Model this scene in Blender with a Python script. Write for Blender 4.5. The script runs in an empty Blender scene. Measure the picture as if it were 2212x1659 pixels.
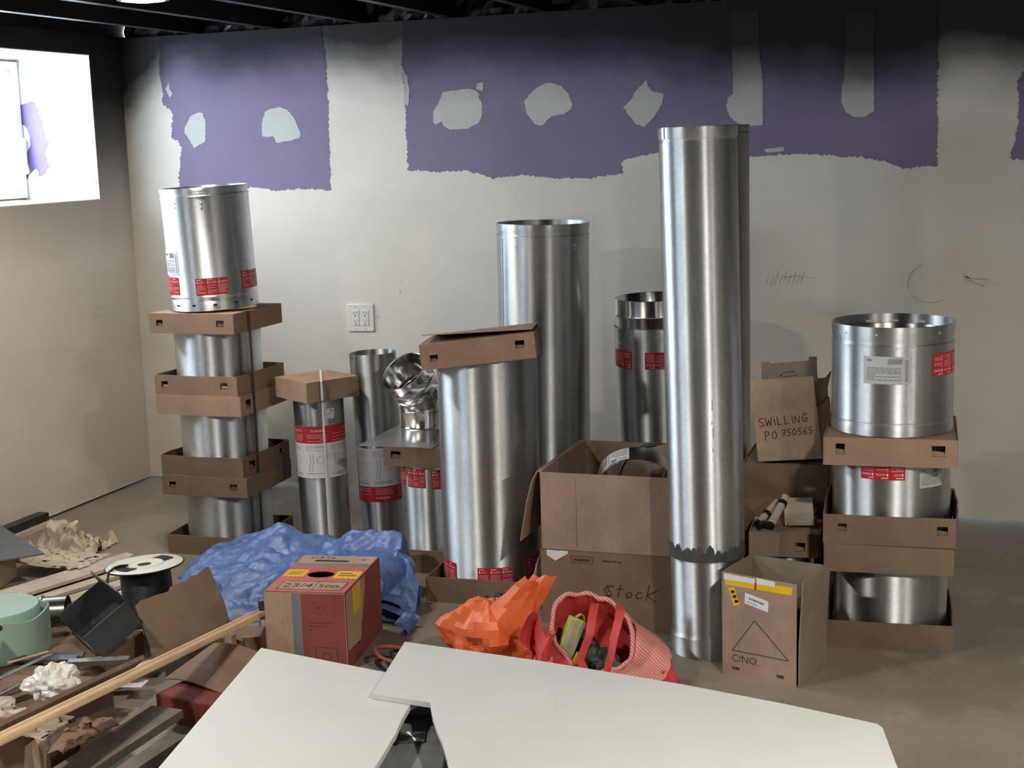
import bpy, math, random
from mathutils import Vector, Matrix, noise
random.seed(7)
SC = bpy.context.scene
COL = SC.collection
PI = math.pi
R = math.radians

# ------------------------------------------------------------------ camera
cam_d = bpy.data.cameras.new('camera')
cam_d.sensor_fit = 'HORIZONTAL'; cam_d.sensor_width = 36.0
cam_d.lens = 36.0 * 3094.0 / 2212.0
cam_d.clip_start = 0.05; cam_d.clip_end = 200
cam = bpy.data.objects.new('camera', cam_d); COL.objects.link(cam)
cam.matrix_world = Matrix(((0.945746, -0.024127, 0.324010, 0.0),
                           (0.323416, 0.165322, -0.931703, 0.0),
                           (-0.031087, 0.985945, 0.164155, 1.5),
                           (0, 0, 0, 1)))
SC.camera = cam

# ------------------------------------------------------------------ light / view
SC.view_settings.view_transform = 'Standard'
SC.view_settings.look = 'None'
SC.view_settings.gamma = 1.0
SC.view_settings.use_curve_mapping = False
SC.view_settings.exposure = 0.40
SC.cycles.use_denoising = True
SC.cycles.use_adaptive_sampling = True
SC.cycles.adaptive_threshold = 0.1
SC.cycles.adaptive_min_samples = 16
SC.cycles.max_bounces = 8
SC.cycles.diffuse_bounces = 4
SC.cycles.glossy_bounces = 4
SC.cycles.caustics_reflective = False
SC.cycles.caustics_refractive = False

SKY_STRENGTH = 14.5
LAMP_W = 15.0
world = bpy.data.worlds.new('overcast_sky'); SC.world = world
world.use_nodes = True
bg = world.node_tree.nodes['Background']
bg.inputs[0].default_value = (0.74, 0.87, 1.0, 1)
bg.inputs[1].default_value = SKY_STRENGTH

def portal(loc, rot, sx, sy):
    d = bpy.data.lights.new('window_portal', 'AREA'); d.shape = 'RECTANGLE'
    d.size = sx; d.size_y = sy; d.cycles.is_portal = True
    o = bpy.data.objects.new('window_portal', d); COL.objects.link(o)
    o.location = loc; o.rotation_euler = rot
    return o

# room numbers (metres): back wall, left wall, other walls, underside of the joists
YB, XL, XR, YF, ZC = 5.701, -3.807, 3.6, -2.6, 2.03
WIN = [(3.60, 5.465, 1.32, 1.949), (-0.2, 2.40, 1.32, 1.949)]     # left-wall windows: y0, y1, z0, z1; second one unseen, added as daylight source
WTH = 0.42                                                        # left wall thickness
for (a, b, c, d) in WIN:
    portal((XL - WTH + 0.02, (a + b) / 2, (c + d) / 2), (0, -PI / 2, 0), d - c, b - a)

# ------------------------------------------------------------------ materials
def lin(v):
    v /= 255.0
    return v / 12.92 if v <= 0.04045 else ((v + 0.055) / 1.055) ** 2.4
def RGB(r, g, b):
    return (lin(r), lin(g), lin(b), 1.0)

class NT:
    def __init__(s, name):
        s.m = bpy.data.materials.new(name); s.m.use_nodes = True
        s.t = s.m.node_tree; s.b = s.t.nodes['Principled BSDF']; s.out = s.t.nodes['Material Output']
    def n(s, typ, **kw):
        x = s.t.nodes.new(typ)
        for k, v in kw.items():
            if k.startswith('i_'): x.inputs[int(k[2:])].default_value = v
            else: setattr(x, k, v)
        return x
    def l(s, a, b): s.t.links.new(a, b)
    def noise(s, scale, detail=4, rough=0.55, vec=None, dist=0.0):
        x = s.n('ShaderNodeTexNoise'); x.inputs['Scale'].default_value = scale
        x.inputs['Detail'].default_value = detail; x.inputs['Roughness'].default_value = rough
        x.inputs['Distortion'].default_value = dist
        if vec is not None: s.l(vec, x.inputs['Vector'])
        return x.outputs[0]
    def ramp(s, fac, p0, p1, c0=(0, 0, 0, 1), c1=(1, 1, 1, 1)):
        x = s.n('ShaderNodeValToRGB'); e = x.color_ramp.elements
        e[0].position = p0; e[0].color = c0; e[1].position = p1; e[1].color = c1
        s.l(fac, x.inputs[0]); return x.outputs[0]
    def mix(s, fac, a, b, typ='MIX'):
        x = s.n('ShaderNodeMix', data_type='RGBA', blend_type=typ)
        for v, i in ((fac, 0), (a, 6), (b, 7)):
            if hasattr(v, 'links') or hasattr(v, 'is_linked'): s.l(v, x.inputs[i])
            else: x.inputs[i].default_value = v
        return x.outputs[2]
    def math(s, op, a, b=0.0):
        x = s.n('ShaderNodeMath', operation=op)
        for v, i in ((a, 0), (b, 1)):
            if hasattr(v, 'is_linked'): s.l(v, x.inputs[i])
            else: x.inputs[i].default_value = v
        return x.outputs[0]
    def bump(s, h, strength=0.2, dist=0.01):
        x = s.n('ShaderNodeBump'); x.inputs['Strength'].default_value = strength
        x.inputs['Distance'].default_value = dist
        s.l(h, x.inputs['Height']); s.l(x.outputs[0], s.b.inputs['Normal'])
    def coord(s, which='Object'): return s.n('ShaderNodeTexCoord').outputs[which]
    def pos(s): return s.n('ShaderNodeNewGeometry').outputs['Position']
    def mapping(s, vec, scale=(1, 1, 1), rot=(0, 0, 0)):
        x = s.n('ShaderNodeMapping'); x.inputs['Scale'].default_value = scale
        x.inputs['Rotation'].default_value = rot
        s.l(vec, x.inputs['Vector']); return x.outputs[0]

MATS = {}
def mat(name, col, rough=0.6, metal=0.0, var=0.12, scale=9.0, bump=0.0, bscale=60.0, spec=0.5, coat=0.0, sss=0.0, trans=0.0):
    """plain procedural surface: colour broken up by two noises, optional fine relief"""
    if name in MATS: return MATS[name]
    t = NT(name); v = t.coord()
    a = t.noise(scale, 5, 0.6, v)
    dark = tuple(c * (1 - 2.0 * var) for c in col[:3]) + (1,)
    lite = tuple(min(1, c * (1 + 1.2 * var)) for c in col[:3]) + (1,)
    c = t.ramp(a, 0.3, 0.7, dark, lite)
    t.l(c, t.b.inputs['Base Color'])
    r = t.noise(scale * 2.3, 3, 0.5, v)
    rr = t.n('ShaderNodeMapRange'); t.l(r, rr.inputs[0])
    rr.inputs[3].default_value = max(0.03, rough - 0.08); rr.inputs[4].default_value = min(1, rough + 0.08)
    t.l(rr.outputs[0], t.b.inputs['Roughness'])
    t.b.inputs['Metallic'].default_value = metal
    t.b.inputs['Specular IOR Level'].default_value = spec
    t.b.inputs['Coat Weight'].default_value = coat
    if trans: t.b.inputs['Transmission Weight'].default_value = trans
    if sss:
        t.b.inputs['Subsurface Weight'].default_value = sss
        t.b.inputs['Subsurface Radius'].default_value = (0.02, 0.02, 0.02)
    if bump: t.bump(t.noise(bscale, 4, 0.6, v), bump, 0.004)
    MATS[name] = t.m
    return t.m

def galv(name, col, rough=0.36, aniso=0.97, stain=0.25):
    """galvanised sheet steel, rolled round a vertical axis"""
    t = NT(name); v = t.coord()
    s = t.mapping(v, (1, 1, 0.35))
    big = t.noise(5.0, 5, 0.62, s)
    dull = tuple(c * (1 - stain) for c in col[:3]) + (1,)
    c = t.ramp(big, 0.32, 0.62, dull, col)
    vor = t.n('ShaderNodeTexVoronoi'); vor.inputs['Scale'].default_value = 90; t.l(v, vor.inputs['Vector'])
    sp = t.ramp(vor.outputs['Distance'], 0.0, 0.9, (0.93, 0.93, 0.93, 1), (1.05, 1.05, 1.05, 1))
    t.l(t.mix(1.0, c, sp, 'MULTIPLY'), t.b.inputs['Base Color'])
    t.b.inputs['Metallic'].default_value = 1.0
    rr = t.n('ShaderNodeMapRange'); t.l(t.noise(14, 5, 0.65, s), rr.inputs[0])
    rr.inputs[3].default_value = rough - 0.05; rr.inputs[4].default_value = rough + 0.07
    t.l(rr.outputs[0], t.b.inputs['Roughness'])
    t.b.inputs['Anisotropic'].default_value = aniso
    t.b.inputs['Anisotropic Rotation'].default_value = 0.25      # grain runs round the pipe, so highlights stretch along it
    tg = t.n('ShaderNodeTangent', direction_type='RADIAL', axis='Z'); t.l(tg.outputs[0], t.b.inputs['Tangent'])
    t.bump(t.noise(2.2, 2, 0.5, t.mapping(v, (1, 1, 0.25))), 0.06, 0.02)
    MATS[name] = t.m
    return t.m

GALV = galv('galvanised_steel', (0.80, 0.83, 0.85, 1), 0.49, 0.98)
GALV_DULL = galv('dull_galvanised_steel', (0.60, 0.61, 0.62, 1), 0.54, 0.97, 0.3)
GALV_BLUE = galv('bright_galvanised_steel', (0.84, 0.88, 0.92, 1), 0.49, 0.98)
STAINLESS = galv('stainless_steel', (0.78, 0.76, 0.73, 1), 0.16, 0.3, 0.15)
LINER = galv('flue_liner_steel', (0.30, 0.28, 0.27, 1), 0.25, 0.3, 0.3)

def cardboard(name, col, line=0.06):
    t = NT(name); v = t.coord()
    fine = t.noise(260, 3, 0.6, t.mapping(v, (1, 1, 0.12)))
    big = t.noise(7, 5, 0.6, v)
    d = tuple(c * 0.80 for c in col[:3]) + (1,); h = tuple(c * 1.10 for c in col[:3]) + (1,)
    c = t.ramp(big, 0.3, 0.72, d, h)
    f = t.ramp(fine, 0.3, 0.7, (1 - line, 1 - line, 1 - line, 1), (1 + line, 1 + line, 1 + line, 1))
    t.l(t.mix(1.0, c, f, 'MULTIPLY'), t.b.inputs['Base Color'])
    t.b.inputs['Roughness'].default_value = 0.82
    t.b.inputs['Specular IOR Level'].default_value = 0.25
    wv = t.n('ShaderNodeTexWave'); wv.inputs['Scale'].default_value = 55; t.l(v, wv.inputs['Vector'])
    t.bump(wv.outputs[0], 0.04, 0.002)
    MATS[name] = t.m
    return t.m
CARD = cardboard('brown_cardboard', RGB(160, 134, 112))
CARD_LT = cardboard('light_cardboard', RGB(176, 150, 126))
CARD_GY = cardboard('grey_cardboard', RGB(138, 128, 112))
CARD_PK = cardboard('pinkish_cardboard', RGB(164, 140, 123))
CARD_DK = cardboard('dark_cardboard', RGB(130, 108, 90))
RED_LABEL = mat('red_label_vinyl', RGB(192, 42, 52), 0.38, var=0.06)
WHITE_LABEL = mat('white_label_paper', RGB(226, 226, 228), 0.5, var=0.04)
FADED_LABEL = mat('faded_label_paper', RGB(196, 200, 204), 0.5, var=0.06)
PRINT_WHITE = mat('white_print', RGB(240, 222, 222), 0.5, var=0.02)
PRINT_GREY = mat('grey_print', RGB(120, 122, 128), 0.6, var=0.05)
INK = mat('black_marker_ink', RGB(38, 34, 32), 0.6, var=0.05)
PRINT_BROWN = mat('brown_carton_print', RGB(84, 66, 52), 0.7, var=0.08)
YELLOW = mat('yellow_tape', RGB(232, 190, 40), 0.4, var=0.07)
WHITE_PLASTIC = mat('white_plastic', RGB(232, 230, 226), 0.35, var=0.03)
BLACK_PLASTIC = mat('black_plastic', RGB(26, 26, 28), 0.35, var=0.1)
DARK_HOLE = mat('dark_slot', RGB(30, 28, 26), 0.8, var=0.05)

# ------------------------------------------------------------------ mesh helpers
class MB:
    def __init__(s): s.v = []; s.f = []
    def add(s, vs, fs):
        o = len(s.v); s.v += [tuple(p) for p in vs]; s.f += [tuple(o + i for i in f) for f in fs]; return s
    def box(s, c, d, rot=None):
        x, y, z = d[0] / 2, d[1] / 2, d[2] / 2
        vs = [Vector((i * x, j * y, k * z)) for i in (-1, 1) for j in (-1, 1) for k in (-1, 1)]
        if rot is not None: vs = [rot @ p for p in vs]
        c = Vector(c)
        return s.add([p + c for p in vs], [(0, 1, 3, 2), (4, 6, 7, 5), (0, 4, 5, 1), (2, 3, 7, 6), (0, 2, 6, 4), (1, 5, 7, 3)])
    def lathe(s, prof, n=96, a0=0.0, a1=2 * PI, close=False):
        full = abs(a1 - a0 - 2 * PI) < 1e-6; m = n if full else n + 1
        vs = [(r * math.cos(a0 + (a1 - a0) * i / n), r * math.sin(a0 + (a1 - a0) * i / n), z) for i in range(m) for (r, z) in prof]
        k = len(prof); fs = []
        for i in range(n):
            j = (i + 1) % m
            for q in range(k - 1 + (1 if close else 0)):
                q2 = (q + 1) % k
                fs.append((i * k + q, j * k + q, j * k + q2, i * k + q2))
        return s.add(vs, fs)
    def disc(s, r, z, n=48, r0=0.0):
        if r0: return s.lathe([(r0, z), (r, z)], n)
        vs = [(r * math.cos(2 * PI * i / n), r * math.sin(2 * PI * i / n), z) for i in range(n)]
        return s.add(vs, [tuple(range(n))])
    def tube(s, pts, r, n=8, closed=False, caps=True):
        pts = [Vector(p) for p in pts]; m = len(pts); base = len(s.v); up = Vector((0, 0, 1)); prev = None
        for i, p in enumerate(pts):
            a = pts[(i - 1) % m] if (closed or i) else p; b = pts[(i + 1) % m] if (closed or i < m - 1) else p
            t = (b - a); t = t.normalized() if t.length > 1e-9 else Vector((1, 0, 0))
            if prev is None:
                u = t.cross(up)
                if u.length < 1e-3: u = t.cross(Vector((1, 0, 0)))
            else: u = prev - t * prev.dot(t)
            u.normalize(); prev = u; w = t.cross(u); rr = r[i] if isinstance(r, (list, tuple)) else r
            for k in range(n):
                q = 2 * PI * k / n
                s.v.append(tuple(p + (u * math.cos(q) + w * math.sin(q)) * rr))
        for i in range(m if closed else m - 1):
            j = (i + 1) % m
            for k in range(n):
                k2 = (k + 1) % n
                s.f.append((base + i * n + k, base + i * n + k2, base + j * n + k2, base + j * n + k))
        if caps and not closed:
            s.f.append(tuple(base + k for k in reversed(range(n)))); s.f.append(tuple(base + (m - 1) * n + k for k in range(n)))
        return s
    def sheet(s, g, t=0.003, skip=(), wrap=False):
        """thick sheet from a grid of points g[i][j]"""
        ni, nj = len(g), len(g[0]); g = [[Vector(p) for p in row] for row in g]
        nor = []
        for i in range(ni):
            row = []
            for j in range(nj):
                du = g[min(i + 1, ni - 1)][j] - g[max(i - 1, 0)][j]; dv = g[i][min(j + 1, nj - 1)] - g[i][max(j - 1, 0)]
                q = du.cross(dv); row.append(q.normalized() if q.length > 1e-12 else Vector((0, 0, 1)))
            nor.append(row)
        o = len(s.v); N = ni * nj
        for sg in (0.5, -0.5):
            for i in range(ni):
                for j in range(nj): s.v.append(tuple(g[i][j] + nor[i][j] * (t * sg)))
        I = lambda i, j, k: o + k * N + i * nj + j
        skip = set(skip)
        on = lambda i, j: 0 <= i < ni - 1 and 0 <= j < nj - 1 and (i, j) not in skip
        for i in range(ni - 1):
            for j in range(nj - 1):
                if not on(i, j): continue
                s.f.append((I(i, j, 0), I(i + 1, j, 0), I(i + 1, j + 1, 0), I(i, j + 1, 0)))
                s.f.append((I(i, j, 1), I(i, j + 1, 1), I(i + 1, j + 1, 1), I(i + 1, j, 1)))
                if not on(i - 1, j): s.f.append((I(i, j, 0), I(i, j + 1, 0), I(i, j + 1, 1), I(i, j, 1)))
                if not on(i + 1, j): s.f.append((I(i + 1, j, 0), I(i + 1, j, 1), I(i + 1, j + 1, 1), I(i + 1, j + 1, 0)))
                if not on(i, j - 1): s.f.append((I(i, j, 0), I(i, j, 1), I(i + 1, j, 1), I(i + 1, j, 0)))
                if not on(i, j + 1): s.f.append((I(i, j + 1, 0), I(i + 1, j + 1, 0), I(i + 1, j + 1, 1), I(i, j + 1, 1)))
        return s
    def prism(s, pts, ex):
        """polygon pts (3D, planar) pushed along vector ex"""
        n = len(pts); ex = Vector(ex); a = [Vector(p) for p in pts]
        return s.add(a + [p + ex for p in a], [tuple(range(n)), tuple(range(2 * n - 1, n - 1, -1))] +
                     [(i, (i + 1) % n, n + (i + 1) % n, n + i) for i in range(n)])
    def xf(s, M, start=0):
        for i in range(start, len(s.v)): s.v[i] = tuple(M @ Vector(s.v[i]))
        return s

def obj(name, mb, m, parent=None, loc=None, rot=None, smooth=35, mw=None, bevel=0):
    me = bpy.data.meshes.new(name); me.from_pydata(mb.v, [], mb.f); me.validate(); me.update()
    import bmesh
    b = bmesh.new(); b.from_mesh(me); bmesh.ops.recalc_face_normals(b, faces=b.faces[:]); b.to_mesh(me); b.free()
    me.materials.append(m)
    if smooth:
        for p in me.polygons: p.use_smooth = True
        me.set_sharp_from_angle(angle=R(smooth))
    o = bpy.data.objects.new(name, me); COL.objects.link(o)
    if parent is not None: o.parent = parent
    if loc is not None: o.location = loc
    if rot is not None: o.rotation_euler = rot
    if mw is not None: o.matrix_basis = mw
    if bevel:
        bv = o.modifiers.new('bevel', 'BEVEL'); bv.width = bevel; bv.segments = 2; bv.limit_method = 'ANGLE'; bv.angle_limit = R(40)
    return o
def tag(o, label, cat, group=None):
    o['label'] = label; o['category'] = cat
    if group: o['group'] = group
    return o
def struct(o):
    o['kind'] = 'structure'; return o
def thing(name, label, cat, loc=(0, 0, 0), rz=0.0, group=None, mw=None):
    o = bpy.data.objects.new(name, None); COL.objects.link(o); o.empty_display_size = 0.05
    o.location = loc; o.rotation_euler = (0, 0, rz)
    if mw is not None: o.matrix_basis = mw
    return tag(o, label, cat, group)
def lean(loc, rz=0.0, dx=0.0, dy=0.0):
    """matrix: stands at loc, turned by rz, top moved by (dx,dy) per metre of height"""
    q = Vector((0, 0, 1)).rotation_difference(Vector((dx, dy, 1)).normalized())
    return Matrix.Translation(loc) @ q.to_matrix().to_4x4() @ Matrix.Rotation(rz, 4, 'Z')
def to_cam(x, y): return math.atan2(-y, -x)

def text_geo(body, size):
    cu = bpy.data.curves.new('lettering', 'FONT'); cu.body = body; cu.size = size; cu.resolution_u = 2
    o = bpy.data.objects.new('lettering', cu); COL.objects.link(o)
    dg = bpy.context.evaluated_depsgraph_get(); dg.update()
    me = bpy.data.meshes.new_from_object(o.evaluated_get(dg))
    vs = [v.co.copy() for v in me.vertices]; fs = [tuple(p.vertices) for p in me.polygons]
    bpy.data.objects.remove(o); bpy.data.curves.remove(cu); bpy.data.meshes.remove(me)
    return vs, fs
def ribbon(mb, pts, w, lift=0.0):
    """flat pen stroke in the xy plane"""
    pts = [Vector((p[0], p[1], 0)) for p in pts]
    for i in range(len(pts) - 1):
        a, b = pts[i], pts[i + 1]; d = (b - a)
        if d.length < 1e-6: continue
        d.normalize(); nrm = Vector((-d.y, d.x, 0)) * (w / 2); a2 = a - d * w * 0.3; b2 = b + d * w * 0.3
        z = Vector((0, 0, lift + 0.00002 * (i % 5)))
        mb.add([a2 + nrm + z, a2 - nrm + z, b2 - nrm + z, b2 + nrm + z], [(0, 1, 2, 3)])
    return mb
HAND = {'S': [[(.9, .9), (.5, 1), (.15, .8), (.3, .55), (.7, .4), (.8, .15), (.4, 0), (.05, .12)]],
        'W': [[(0, 1), (.2, 0), (.5, .7), (.75, 0), (1, 1)]], 'I': [[(.3, .75), (.3, 0)], [(.3, 1), (.34, 1.02)]],
        'L': [[(.2, 1), (.2, 0), (.8, .05)]], 'N': [[(0, 0), (.1, .8), (.7, 0), (.8, .85)]],
        'G': [[(.9, .85), (.5, 1), (.1, .6), (.25, .1), (.7, .05), (.9, .45), (.5, .45)]],
        'P': [[(.1, -.1), (.2, 1), (.7, .95), (.75, .6), (.2, .45)]], 'O': [[(.5, .9), (.15, .6), (.2, .1), (.6, 0), (.85, .4), (.7, .85), (.5, .9)]],
        '7': [[(.1, .95), (.85, 1), (.4, 0)], [(.3, .5), (.75, .5)]], '5': [[(.9, 1), (.3, .95), (.2, .55), (.7, .55), (.8, .2), (.4, 0), (.1, .1)]],
        '0': [[(.5, 1), (.15, .6), (.3, .05), (.7, .1), (.85, .6), (.5, 1)]], '6': [[(.8, 1), (.3, .6), (.2, .15), (.6, 0), (.8, .3), (.4, .5), (.22, .3)]],
        't': [[(.45, 1.15), (.4, 0)], [(0, .7), (.9, .78)]], 'o': [[(.5, .55), (.15, .35), (.3, 0), (.75, .1), (.75, .45), (.5, .55)]],
        'c': [[(.8, .5), (.4, .6), (.1, .3), (.3, 0), (.8, .1)]], 'k': [[(.2, 1.3), (.2, -.1)], [(1.3, .85), (.2, .35), (1.4, -.2)]], '.': [[(.4, 0), (.45, .04)]]}
def handwrite(mb, s, h, w=None, adv=0.95, org=(0, 0), slant=0.0):
    x = org[0]
    for ch in s:
        if ch == ' ': x += h * 0.6; continue
        for st in HAND[ch]: ribbon(mb, [(x + (p[0] * 0.75 + slant * p[1]) * h, org[1] + p[1] * h) for p in st], w or h * 0.09)
        x += h * adv * (0.45 if ch in 'I.' else 0.85)
    return mb
def lines_of_print(mb, x0, x1, y0, y1, n, rnd, fill=0.55, z=0.0):
    """rows of words too small to read"""
    dy = (y1 - y0) / n
    for i in range(n):
        x = x0; y = y0 + (i + 0.5) * dy
        while x < x1 - 0.001:
            w = min(rnd.uniform(0.05, 0.16) * (x1 - x0), x1 - x)
            mb.add([(x, y - dy * fill / 2, z), (x + w, y - dy * fill / 2, z), (x + w, y + dy * fill / 2, z), (x, y + dy * fill / 2, z)], [(0, 1, 2, 3)])
            x += w + 0.025 * (x1 - x0)
            if rnd.random() < 0.06: break
    return mb
# ------------------------------------------------------------------ room shell
def overspray_shade_wall(name, col, side, scuff=True):
    """painted or bare board with black ceiling overspray and painted-in shade towards its top"""
    t = NT(name); p = t.pos(); sep = t.n('ShaderNodeSeparateXYZ'); t.l(p, sep.inputs[0])
    x, z = sep.outputs[0], sep.outputs[2]
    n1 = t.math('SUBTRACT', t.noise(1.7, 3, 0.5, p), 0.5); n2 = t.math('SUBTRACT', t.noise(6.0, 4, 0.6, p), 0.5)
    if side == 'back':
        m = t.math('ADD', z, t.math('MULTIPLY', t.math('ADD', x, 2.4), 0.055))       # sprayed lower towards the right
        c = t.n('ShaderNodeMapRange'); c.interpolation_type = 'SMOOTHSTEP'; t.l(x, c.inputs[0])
        c.inputs[1].default_value = -3.45; c.inputs[2].default_value = -3.85; c.inputs[4].default_value = 0.22  # left corner: overspray plus corner shade painted into the colour
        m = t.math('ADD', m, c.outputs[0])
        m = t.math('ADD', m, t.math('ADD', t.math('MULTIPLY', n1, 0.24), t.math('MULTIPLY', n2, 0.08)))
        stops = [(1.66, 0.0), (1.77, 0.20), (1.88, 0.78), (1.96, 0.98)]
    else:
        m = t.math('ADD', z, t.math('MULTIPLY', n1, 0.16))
        stops = [(1.05, 0.0), (1.32, 0.40), (1.56, 0.80), (1.78, 0.97)]  # long fade: overspray and lack of window light, both painted in
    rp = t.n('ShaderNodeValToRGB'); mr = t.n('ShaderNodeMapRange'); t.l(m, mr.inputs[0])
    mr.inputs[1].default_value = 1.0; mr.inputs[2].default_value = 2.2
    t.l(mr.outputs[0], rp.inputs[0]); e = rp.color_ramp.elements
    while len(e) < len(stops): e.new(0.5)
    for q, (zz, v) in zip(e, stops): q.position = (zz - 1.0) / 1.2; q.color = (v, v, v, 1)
    soft = t.noise(3.2, 5, 0.6, p)
    base = t.ramp(soft, 0.25, 0.75, tuple(c * 0.93 for c in col[:3]) + (1,), tuple(min(1, c * 1.04) for c in col[:3]) + (1,))
    if scuff:
        st = t.noise(5.0, 6, 0.7, t.mapping(p, (0.5, 0.5, 5.0)))
        zb = t.n('ShaderNodeValToRGB'); t.l(t.math('DIVIDE', z, 2.0), zb.inputs[0]); ee = zb.color_ramp.elements
        ee[0].position = 0.30; ee[0].color = (0, 0, 0, 1); ee[1].position = 0.46; ee[1].color = (1, 1, 1, 1)
        k = ee.new(0.56); k.color = (0, 0, 0, 1)
        msk = t.mix(1.0, t.ramp(st, 0.60, 0.72), zb.outputs[0], 'MULTIPLY')
        base = t.mix(t.math('MULTIPLY', msk, 0.22), base, RGB(96, 88, 82))
        sp = t.noise(40, 2, 0.5, p)
        base = t.mix(t.math('MULTIPLY', t.ramp(sp, 0.74, 0.80), 0.25), base, RGB(90, 84, 78))
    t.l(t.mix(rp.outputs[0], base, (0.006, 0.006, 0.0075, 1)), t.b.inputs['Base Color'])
    t.b.inputs['Roughness'].default_value = 0.72
    t.b.inputs['Specular IOR Level'].default_value = 0.3
    t.bump(t.noise(90, 3, 0.6, p), 0.06, 0.003)
    return t.m
WALL_COL = RGB(226, 222, 214)
M_WALLB = overspray_shade_wall('white_primed_wall', WALL_COL, 'back')
M_PURPLE = overspray_shade_wall('purple_drywall_face', RGB(134, 124, 154), 'back', False)
M_FILL = overspray_shade_wall('joint_compound', RGB(196, 200, 196), 'back', False)
M_WALLL = overspray_shade_wall('white_primed_side_wall', RGB(222, 216, 206), 'left')
M_PLAIN = mat('plain_white_wall', RGB(214, 208, 198), 0.75, var=0.04, scale=2)
M_PURPLE_J = mat('purple_drywall_reveal', RGB(116, 102, 158), 0.75, var=0.04)
M_BLACK = mat('black_ceiling_paint', RGB(24, 24, 27), 0.42, var=0.2, scale=5, bump=0.15, bscale=18)
M_DECK = mat('black_deck_paint', RGB(14, 14, 16), 0.6, var=0.2, scale=5, bump=0.4, bscale=14)

t = NT('dusty_concrete'); p = t.pos()
c = t.ramp(t.noise(1.3, 6, 0.62, p), 0.3, 0.7, RGB(122, 113, 103), RGB(156, 145, 132))
c = t.mix(t.math('MULTIPLY', t.ramp(t.noise(5.5, 6, 0.7, t.mapping(p, (1.0, 0.6, 1))), 0.55, 0.75), 0.45), c, RGB(188, 176, 160))
c = t.mix(t.math('MULTIPLY', t.ramp(t.noise(3.1, 5, 0.65, p), 0.62, 0.74), 0.5), c, RGB(86, 80, 74))
c = t.mix(t.math('MULTIPLY', t.ramp(t.noise(60, 3, 0.6, p), 0.58, 0.7), 0.3), c, RGB(80, 75, 70))
t.l(c, t.b.inputs['Base Color'])
t.l(t.ramp(t.noise(4, 5, 0.6, p), 0.3, 0.7, (0.42, 0.42, 0.42, 1), (0.62, 0.62, 0.62, 1)), t.b.inputs['Roughness'])
t.bump(t.noise(26, 5, 0.65, p), 0.12, 0.004)
M_FLOOR = t.m

struct(obj('floor', MB().box(((XL + XR) / 2, (YB + YF) / 2, -0.06), (XR - XL + 1.2, YB - YF + 0.6, 0.12)), M_FLOOR, smooth=0))
wb = struct(obj('wall_back', MB().box(((XL + XR) / 2, YB + 0.06, (ZC + 0.010) / 2), (XR - XL, 0.12, ZC - 0.010)), M_WALLB, smooth=0))

def ragged(pts, amp=0.006, step=0.018, seed=0, keep=lambda p: False):
    rnd = random.Random(seed); out = []
    n = len(pts)
    for i in range(n):
        a, b = Vector(pts[i] + (0,)), Vector(pts[(i + 1) % n] + (0,)); d = (b - a).length; k = max(1, int(d / step))
        nr = Vector((-(b - a).y, (b - a).x, 0)).normalized()
        for q in range(k):
            p = a + (b - a) * (q / k); s = 0 if keep(p) else rnd.uniform(-amp, amp) + 0.6 * amp * noise.noise(p * 30 + Vector((seed, 0, 0)))
            p = p + nr * s; out.append((p.x, p.y))
    return out
def wall_patch(name, pts, lift, m, seed, amp=0.005, step=0.016):
    q = ragged(pts, amp, step, seed, lambda p: p.y > 1.99)
    o = obj(name, MB().prism([(x, YB - lift, min(z, ZC)) for x, z in q], (0, lift - 0.0002, 0)), m, wb, smooth=0)
    return o
PUR_A = [(-3.597, 2.03), (-3.60, 1.95), (-3.61, 1.885), (-3.6, 1.814), (-3.602, 1.726), (-3.572, 1.711), (-3.555, 1.69), (-3.563, 1.618), (-3.57, 1.583), (-3.536, 1.566), (-3.521, 1.539), (-3.531, 1.473), (-3.547, 1.401), (-3.546, 1.345), (-3.445, 1.347), (-3.28, 1.348), (-3.135, 1.351), (-3.049, 1.335), (-2.935, 1.341), (-2.845, 1.339), (-2.792, 1.33), (-2.783, 1.553), (-2.781, 1.75), (-2.782, 1.886), (-2.79, 1.964), (-2.798, 2.03)]
PUR_B = [(-2.418, 2.03), (-2.429, 1.85), (-2.419, 1.716), (-2.423, 1.542), (-2.421, 1.405), (-2.371, 1.408), (-2.276, 1.398), (-2.161, 1.401), (-2.089, 1.384), (-2.038, 1.366), (-1.966, 1.376), (-1.905, 1.378), (-1.824, 1.367), (-1.744, 1.361), (-1.626, 1.358), (-1.528, 1.369), (-1.479, 1.377), (-1.486, 1.417), (-1.459, 1.433), (-1.372, 1.447), (-1.328, 1.46), (-1.183, 1.442), (-0.958, 1.428), (-0.818, 1.433), (-0.693, 1.428), (-0.535, 1.413), (-0.432, 1.393), (-0.38, 1.366), (-0.338, 1.37), (-0.255, 1.376), (-0.256, 1.561), (-0.258, 1.731), (-0.259, 1.883), (-0.26, 2.03)]
PUR_C = [(0.075, 1.716), (0.046, 1.709), (0.025, 1.676), (0.031, 1.567), (0.025, 1.466), (0.003, 1.394), (0.055, 1.387), (0.50, 1.375), (0.90, 1.38), (0.9, 1.72), (0.5, 1.715)]
for i, q in enumerate((PUR_A, PUR_B, PUR_C)): wall_patch('bare_board', q, 0.0012, M_PURPLE, 11 + i, 0.0045, 0.0055)
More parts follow.
